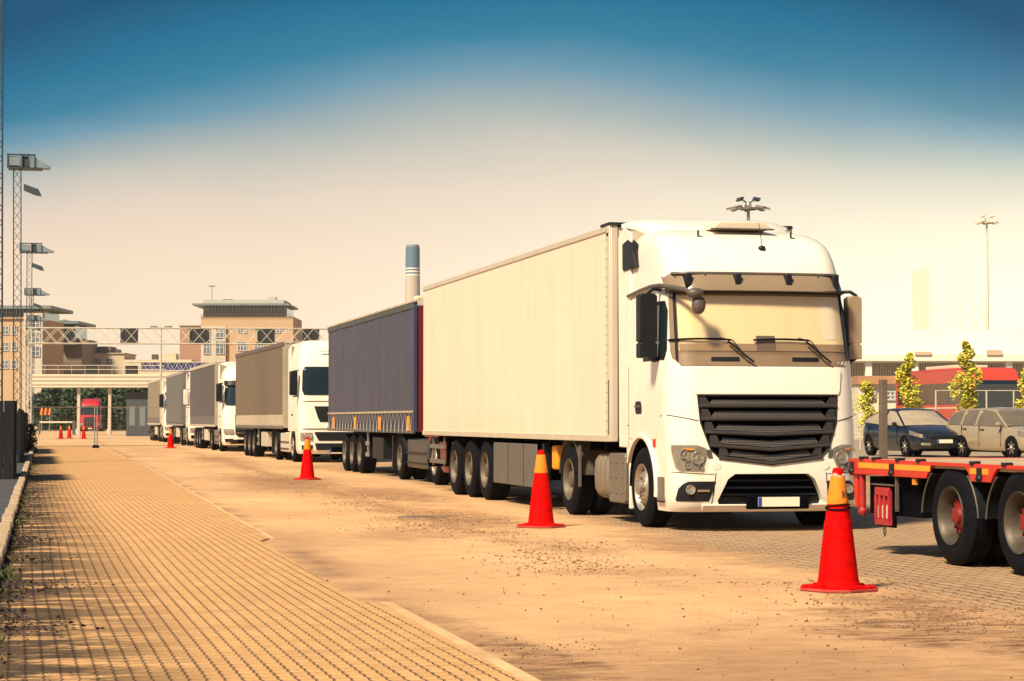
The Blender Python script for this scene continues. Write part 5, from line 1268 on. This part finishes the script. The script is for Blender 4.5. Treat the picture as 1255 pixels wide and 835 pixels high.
for (a, b, c, d_) in ((2, 10, 400, 410), (2, 10, 420, 430), (14, 20, 400, 410), (14, 20, 420, 430), (2, 10, 442, 452), (14, 20, 442, 452)): B.win(a, b, c, d_)
B = Bld('grey brown block with winged roof and balconies, second building from the left', 75, 320)
B.part('wall', 54, 100, 415, 999, 0, 12, GRB); B.part('penthouse', 58, 90, 398, 415, 1, 10, GLASSB); B.part('roof', 52, 98, 394, 397.5, -1.5, 12, ROOFG); 
g = MB(); g.prism([(B.X(68), zz(394, 320)), (B.X(78), zz(391.5, 320)), (B.X(90), zz(394, 320))], 0, 10, 'Y'); g.build('roof_ridge', ROOFG, B.t)
for (a, b, c, d_) in ((60, 72, 400, 413), (76, 88, 400, 413), (58, 71, 419, 427), (58, 71, 430, 443)): B.win(a, b, c, d_, nx=3, y=1.0 if c < 415 else 0)
for k in range(2):
    g = MB(); z = zz(415+k*8, 320); xx0, xx1 = B.X(73), B.X(96); g.box(xx0, xx1, -1.6, 0, z-.1, z+.05)
    for j in range(9): a = lerp(xx0, xx1, j/8); g.cyl((a, -1.55, z), (a, -1.55, z+1.0), .04, n=4)
    g.tube([(xx0, -1.55, z+1.0), (xx1, -1.55, z+1.0)], .05, 4); g.build('balcony', GALVD, B.t)
B = Bld('long low pale beige hall behind the footbridge', 110, 330, 'low_hall')
B.part('wall', 45, 152, 434, 999, 0, 10, PALE); B.part('wall', 152, 235, 441, 999, -.3, 10, mat('pale_cream_render', (.6, .52, .4), .8)); B.part('plant_room', 104, 131, 424, 434, 3, 8, GRB); B.part('roof', 44, 153, 432.5, 434, -.2, 10.2, mat('roof_edge_grey', (.35, .31, .26), .7)); B.part('plant_room', 140, 143, 428, 434, 1, 4, GREYP); B.part('plant_room', 183, 189, 434, 441, 2, 4, GREYP); B.part('plant_room', 198, 213, 433, 441, 2, 5, PALE)
for k in range(6): B.win(60+k*14, 68+k*14, 440, 447)
B = Bld('dusky pink block left of the penthouse building', 232, 345)
B.part('wall', 220, 250, 400, 999, 0, 10, PINK); B.part('roof', 219, 250, 398.5, 400, -.3, 10, mat('roof_edge_grey', (.35, .3, .26))); 
B = Bld('large ochre apartment building with glazed penthouse and jutting roof slab behind the queue', 300, 340)
B.part('wall', 246, 359, 388, 999, 0, 14, OCH); B.part('wall_panel', 247, 277, 400, 999, -.7, -.01, mat('tower_cream', (.5, .46, .4))); B.part('penthouse', 247, 350, 374, 388, 1.5, 12, GLASSB); B.part('roof', 237, 355, 372.5, 375, -1.5, 13, ROOFG); B.part('upper_storey', 247, 347, 367, 372.5, 1, 11, mat('pale_grey_roof', (.42, .42, .40), .6))
B.part('chimney', 325, 334, 362, 367, 4, 6, mat('pale_grey_roof', (.42, .42, .40))); B.part('chimney', 268, 280, 365, 367, 4, 6, GREYP)
g = MB()
for k in range(24): xx = B.X(249+k*4.3); g.box(xx-.07, xx+.07, 1.4, 1.5, zz(388, 340), zz(374, 340))
g.build('mullion', mat('frame_cream', (.5, .5, .5)), B.t)
g = MB(); g.cyl((B.X(246), -.1, zz(385.5, 340)), (B.X(356), -.1, zz(385.5, 340)), .05, n=4)
for k in range(40): xx = lerp(B.X(246), B.X(356), k/39); g.cyl((xx, -.1, zz(388, 340)), (xx, -.1, zz(385.5, 340)), .03, n=3)
g.build('railing', LAT, B.t)
for (a, b, c, d_) in ((265, 275, 402, 414), (265, 275, 418, 434), (250, 258, 402, 414), (250, 258, 418, 434)): B.win(a, b, c, d_, y=-.75, nx=2)
for (a, b, c, d_) in ((291, 302, 402, 408), (291, 302, 419, 430), (312, 323, 402, 408), (312, 323, 419, 430), (335, 346, 402, 408), (335, 346, 419, 430)): B.win(a, b, c, d_, nx=3)
B = Bld('plain low pale block right of the large penthouse building', 372, 350)
B.part('wall', 359, 392, 425, 999, 2, 12, PALE); B.part('roof', 358, 393, 423.5, 425, 1.7, 12, mat('roof_edge_grey', (.35, .3, .26)))
for k in range(3): B.win(362+k*9, 368+k*9, 430, 436, y=2)
g = MB(); x, y = at(262, 340); t = thing('rooftop_aerial', 'thin aerial with small panel on top of the large penthouse building', 'aerial', (x, y+4, zz(367, 340)), -YAW)
g.cyl((0, 0, -1), (0, 0, 2.3), .05, n=5); g.build('mast', GREYP, t); g = MB(); g.box(-.5, .5, -.05, .05, 2.3, 2.45); g.build('panel', GREYP, t)
# chimney
d = 600.; x, y = at(505.5, d); t = thing('power_station_chimney', 'tall tapering chimney, blue on top with two white bands over grey', 'chimney', (x, y, 0), 0)
r1, r0 = 8.6*d/FPX, 9.2*d/FPX; zt = zz(300, d)
def rr_(z): return lerp(r0*1.15, r1, z/zt)
def seg(nm, py1, py0, m, ex=0):
    g = MB(); z0 = zz(py1, d) if py1 < 900 else 0; z1 = zz(py0, d); g.lathe((0, 0, 0), [(z0, rr_(z0)+ex), (z1, rr_(z1)+ex)], 32, 'Z', cap=True); return g.build(nm, m, t)
seg('shaft', 999, 338, mat('chimney_grey', (.42, .40, .37), .8, var=.05, scale=.05)); CB = mat('chimney_blue', (.09, .16, .26), .7, var=.06, scale=.05); CW = mat('chimney_white', (.72, .70, .66), .7)
seg('band', 338, 336, CW, .02); seg('band', 336, 334, CB, 0); seg('band', 334, 332, CW, .02); seg('band', 332, 330, CB, 0); seg('band', 330, 328.5, CW, .02); seg('top_section', 328.5, 303, CB, 0)
g = MB(); g.lathe((0, 0, 0), [(zz(303, d), r1*.92), (zt, r1*.92), (zt, .1)], 32, 'Z'); g.build('rim', mat('chimney_rim', (.2, .26, .32), .8), t)
# ---------------------------------------------------------------- right side
def star_mast(label, px, d, py, w, pale=False):
    GALV, LH, GALVD = (mat('glare_bleached_mast', (.66, .62, .52), .6),)*3 if pale else (globals()['GALV'], mat('lamp_housing', (.22, .20, .18), .6), globals()['GALVD'])  # pale set has the glare's wash painted into the mast colour
    x, y = at(px, d); t = thing('star_head_mast', label, 'floodlight mast', (x, y, 0), 0.3, 'high masts with star shaped heads'); top = zz(py, d)
    g = MB(); g.cyl((0, 0, 0), (0, 0, top), .22, .10, 10); g.build('shaft', GALV, t)
    g = MB(); g.lathe((0, 0, top-.15), [(0, .55), (.12, .6), (.2, .25), (.5, .15), (.55, .01)], 14, 'Z'); g.build('head_ring', GALV, t)
    for k in range(8):
        a = 2*math.pi*k/8+.2; g = MB(); c, s = math.cos(a), math.sin(a); g.cyl((.3*c, .3*s, top-.05), (w*.62*c, w*.62*s, top+.02), .035, n=5)
        M = Matrix.Rotation(a, 3, 'Z')@Matrix.Rotation(R(14), 3, 'Y'); g.cb((w*.8*c, w*.8*s, top-.02), (w*.24, .17, .055), M=M); g.build('lamp', LH, t)
        if k % 2 == 0:
            g = MB(); g.cyl((.1*c, .1*s, top+.3), (w*.5*c, w*.5*s, top+.55), .03, n=5); g.cb((w*.55*c, w*.55*s, top+.55), (w*.16, .13, .05), M=M); g.build('lamp', GALVD, t)
star_mast('tall floodlight mast with star shaped head rising above the white truck roof', 918, 135, 254, 1.35)
star_mast('pale distant floodlight mast at the far right above the warehouse', 1211, 205, 272, 1.15, pale=True)
x, y = at(197, 160); t = thing('street_lamp', 'twin arm street lamp standing behind the gantry beam', 'street lamp', (x, y, 0), -YAW)
g = MB(); g.cyl((0, 0, 0), (0, 0, zz(400, 160)), .12, .06, 8); g.cyl((-.55, 0, zz(401, 160)), (.55, 0, zz(401, 160)), .04, n=6); g.build('pole', LAT, t)
for s in (-1, 1): g = MB(); g.box(s*.55-.28, s*.55+.28, -.15, .15, zz(401.5, 160), zz(399.5, 160)); g.build('lamp_head', mat('lamp_housing', (.2, .2, .2)), t, bevel=.03)
# warehouse
B = Bld('long white warehouse with projecting canopy on square columns at the right', 1160, 150, 'warehouse', turn=R(2))
WW = mat('white_cladding', (.78, .74, .66), .6, var=.05, scale=.2)
CORR = mat('grey_corrugated', (.33, .33, .33), .6, var=.1, scale=.3)
B.part('wall', 985, 1500, 444, 999, 3.0, 30, CORR)
g = MB()
k = 1000
while k < 1420: xx = B.X(k); g.box(xx-.06, xx+.06, 2.9, 3.0, 0, zz(444, 150)); k += 3.2
g.build('wall_rib', mat('rib_pale', (.5, .48, .44), .6), B.t)
B.part('canopy', 985, 1500, 434, 444, -1.5, 30, WW, bevel=.05)
B.part('upper_storey', 1060, 1500, 400, 434, 6, 30, WW)
B.part('roof_sign', 1115, 1135, 432, 436, -1.62, -1.5, mat('dusty_rose_sign', (.55, .42, .32), .7)); B.part('roof_sign', 1203, 1222, 430, 436, -1.62, -1.5, mat('dusty_rose_sign', (.55, .42, .32)))
for px in (1060, 1117, 1174, 1232, 1290): g = MB(); xx = B.X(px); g.box(xx-.22, xx+.22, -1.2, -.8, 0, zz(444, 150)); g.build('column', WW, B.t)
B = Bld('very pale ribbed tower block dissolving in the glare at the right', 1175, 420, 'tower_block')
B.part('wall', 1140, 1212, 325, 999, 0, 18, mat('tower_glare_white', (.86, .84, .76), .7, var=.03))  # wall and ribs whitened so the colour itself carries the glare
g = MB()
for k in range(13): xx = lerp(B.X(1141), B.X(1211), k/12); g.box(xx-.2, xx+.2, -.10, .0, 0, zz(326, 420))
g.build('rib', mat('tower_glare_rib', (.88, .86, .79), .7), B.t)
B = Bld('small flat roofed building with terracotta top behind the white truck', 1082, 125, 'gatehouse')
B.part('wall', 1052, 1104, 471, 999, 0, 6, mat('gate_cream', (.68, .62, .5), .7)); B.part('roof', 1050, 1106, 461, 471, -.4, 6.4, mat('terracotta_roof', (.42, .22, .13), .8))
B.win(1062, 1072, 480, 490); B.win(1086, 1096, 480, 490)
# bus
def bus():
    x, y = at(1222, 104); t = thing('coach', 'red coach parked behind the young trees, dark window band', 'bus', (x, y, .22), R(-5))
    RP = mat('coach_red', (.50, .05, .03), .35, coat=.4, var=.05, scale=1)
    L_, hw, h = 12., 1.25, 3.75
    g = MB(); g.prism([(0, .3), (-.12, .6), (-.12, 1.6), (.15, 3.2), (.55, h-.12), (1.1, h), (L_-.2, h), (L_, h-.2), (L_, .3)], -hw, hw, 'X'); g.build('body', RP, t, bevel=.12, seg=4)
    for s in (-1, 1):
        g = MB(); g.prism([(.55, 1.9), (.75, 3.0), (L_-.5, 3.0), (L_-.5, 1.95), (3.2, 1.95)], s*(hw+.012)-.012, s*(hw+.012), 'X'); f = g.build('window_band', GLASSD, t)
        g = MB()
        for k in range(7): g.box(s*(hw+.018)-.006, s*(hw+.018)+.004, 1.9+k*1.45, 2.0+k*1.45, 1.93, 3.02)
        g.build('window_bar', RP, f)
        g = MB(); g.box(s*(hw+.006)-.008, s*(hw+.006)+.008, 1.0, L_-.3, 1.72, 1.78); g.build('cream_line', mat('cream_line', (.7, .6, .45)), t)
        for yy in (2.4, L_-3.2): wheel_part(t, s*1.24, yy, s, .48, .3, 'front', detail=False)
        g = MB(); g.tube([(s*1.2, .1, 3.0), (s*1.45, -.35, 2.8), (s*1.45, -.4, 2.5)], .04, 6); g.box(s*1.45-.12, s*1.45+.12, -.45, -.33, 2.1, 2.55); g.build('mirror', DARKP, t)
    g = MB(); g.box(-1.1, 1.1, -.15, -.10, 1.45, 2.9); g.prism([(-.135, 1.55), (.12, 3.1), (.15, 3.1), (-.11, 1.5)], -1.1, 1.1, 'X'); g.build('windscreen', GLASSD, t)
    g = MB(); g.box(-.9, .9, 3.6, 8, h-.02, h+.18); g.build('roof_pod', mat('coach_cream', (.7, .55, .42), .5), t, bevel=.05)
bus()
x0, y0 = at(1128, 84)
for k, (px, dd, h, w, n) in enumerate([(1062, 88, 2.8, .65, 1300), (1115, 84, 3.9, .68, 1900), (1185, 80, 4.2, .70, 2100), (1259, 82, 3.4, .62, 1300)]):
    x, y = at(px, dd); tree('young_tree', ['young yellow green tree half hidden by the white truck cab', 'slender young yellow green tree left of the red coach', 'tallest slender young tree in front of the red coach', 'young tree cut off by the right edge of the picture'][k], (x, y, .22), h, w, int(n*1.5), .062, LF1, .04, .14, 'young street trees beside the car park', seed=40+k, lobes=20)
xa, ya = at(1050, 82); t = thing('railing_fence', 'low pale railing with thin tall posts between the parked cars and the coach', 'fence', (xa, ya, .22), -YAW+R(3))
g = MB(); g.cyl((0, 0, .75), (9, 0, .75), .035, n=6); g.cyl((0, 0, .45), (9, 0, .45), .03, n=6); g.build('rail', LAT, t)
for px in (1054, 1062, 1148, 1211, 1245): g = MB(); xx = (px-1050)*82/FPX; g.cyl((xx, 0, 0), (xx, 0, 2.3 if px > 1100 else 1.0), .035, n=6); g.build('post', LAT, t)
g = MB()
for z in (2.28,): g.cyl((98*82/FPX, 0, z), (240*82/FPX, 0, z), .02, n=5)
g.build('top_wire', LAT, t)
# ---------------------------------------------------------------- haze
def haze():
    g = MB(); g.box(-70, 260, -15, 655, -1.5, 60); m = bpy.data.materials.new('warm_air'); m.use_nodes = True; tt = m.node_tree; tt.nodes.clear()
    o = N(tt, 'ShaderNodeOutputMaterial'); v = N(tt, 'ShaderNodeVolumePrincipled'); v.inputs['Color'].default_value = (1, .93, .82, 1); v.inputs['Density'].default_value = HAZE; v.inputs['Anisotropy'].default_value = .0
    tt.links.new(v.outputs[0], o.inputs['Volume']); tag(g.build('haze', m, smooth=0), None, None, kind='stuff')
HAZE = .0001
if HAZE: haze()
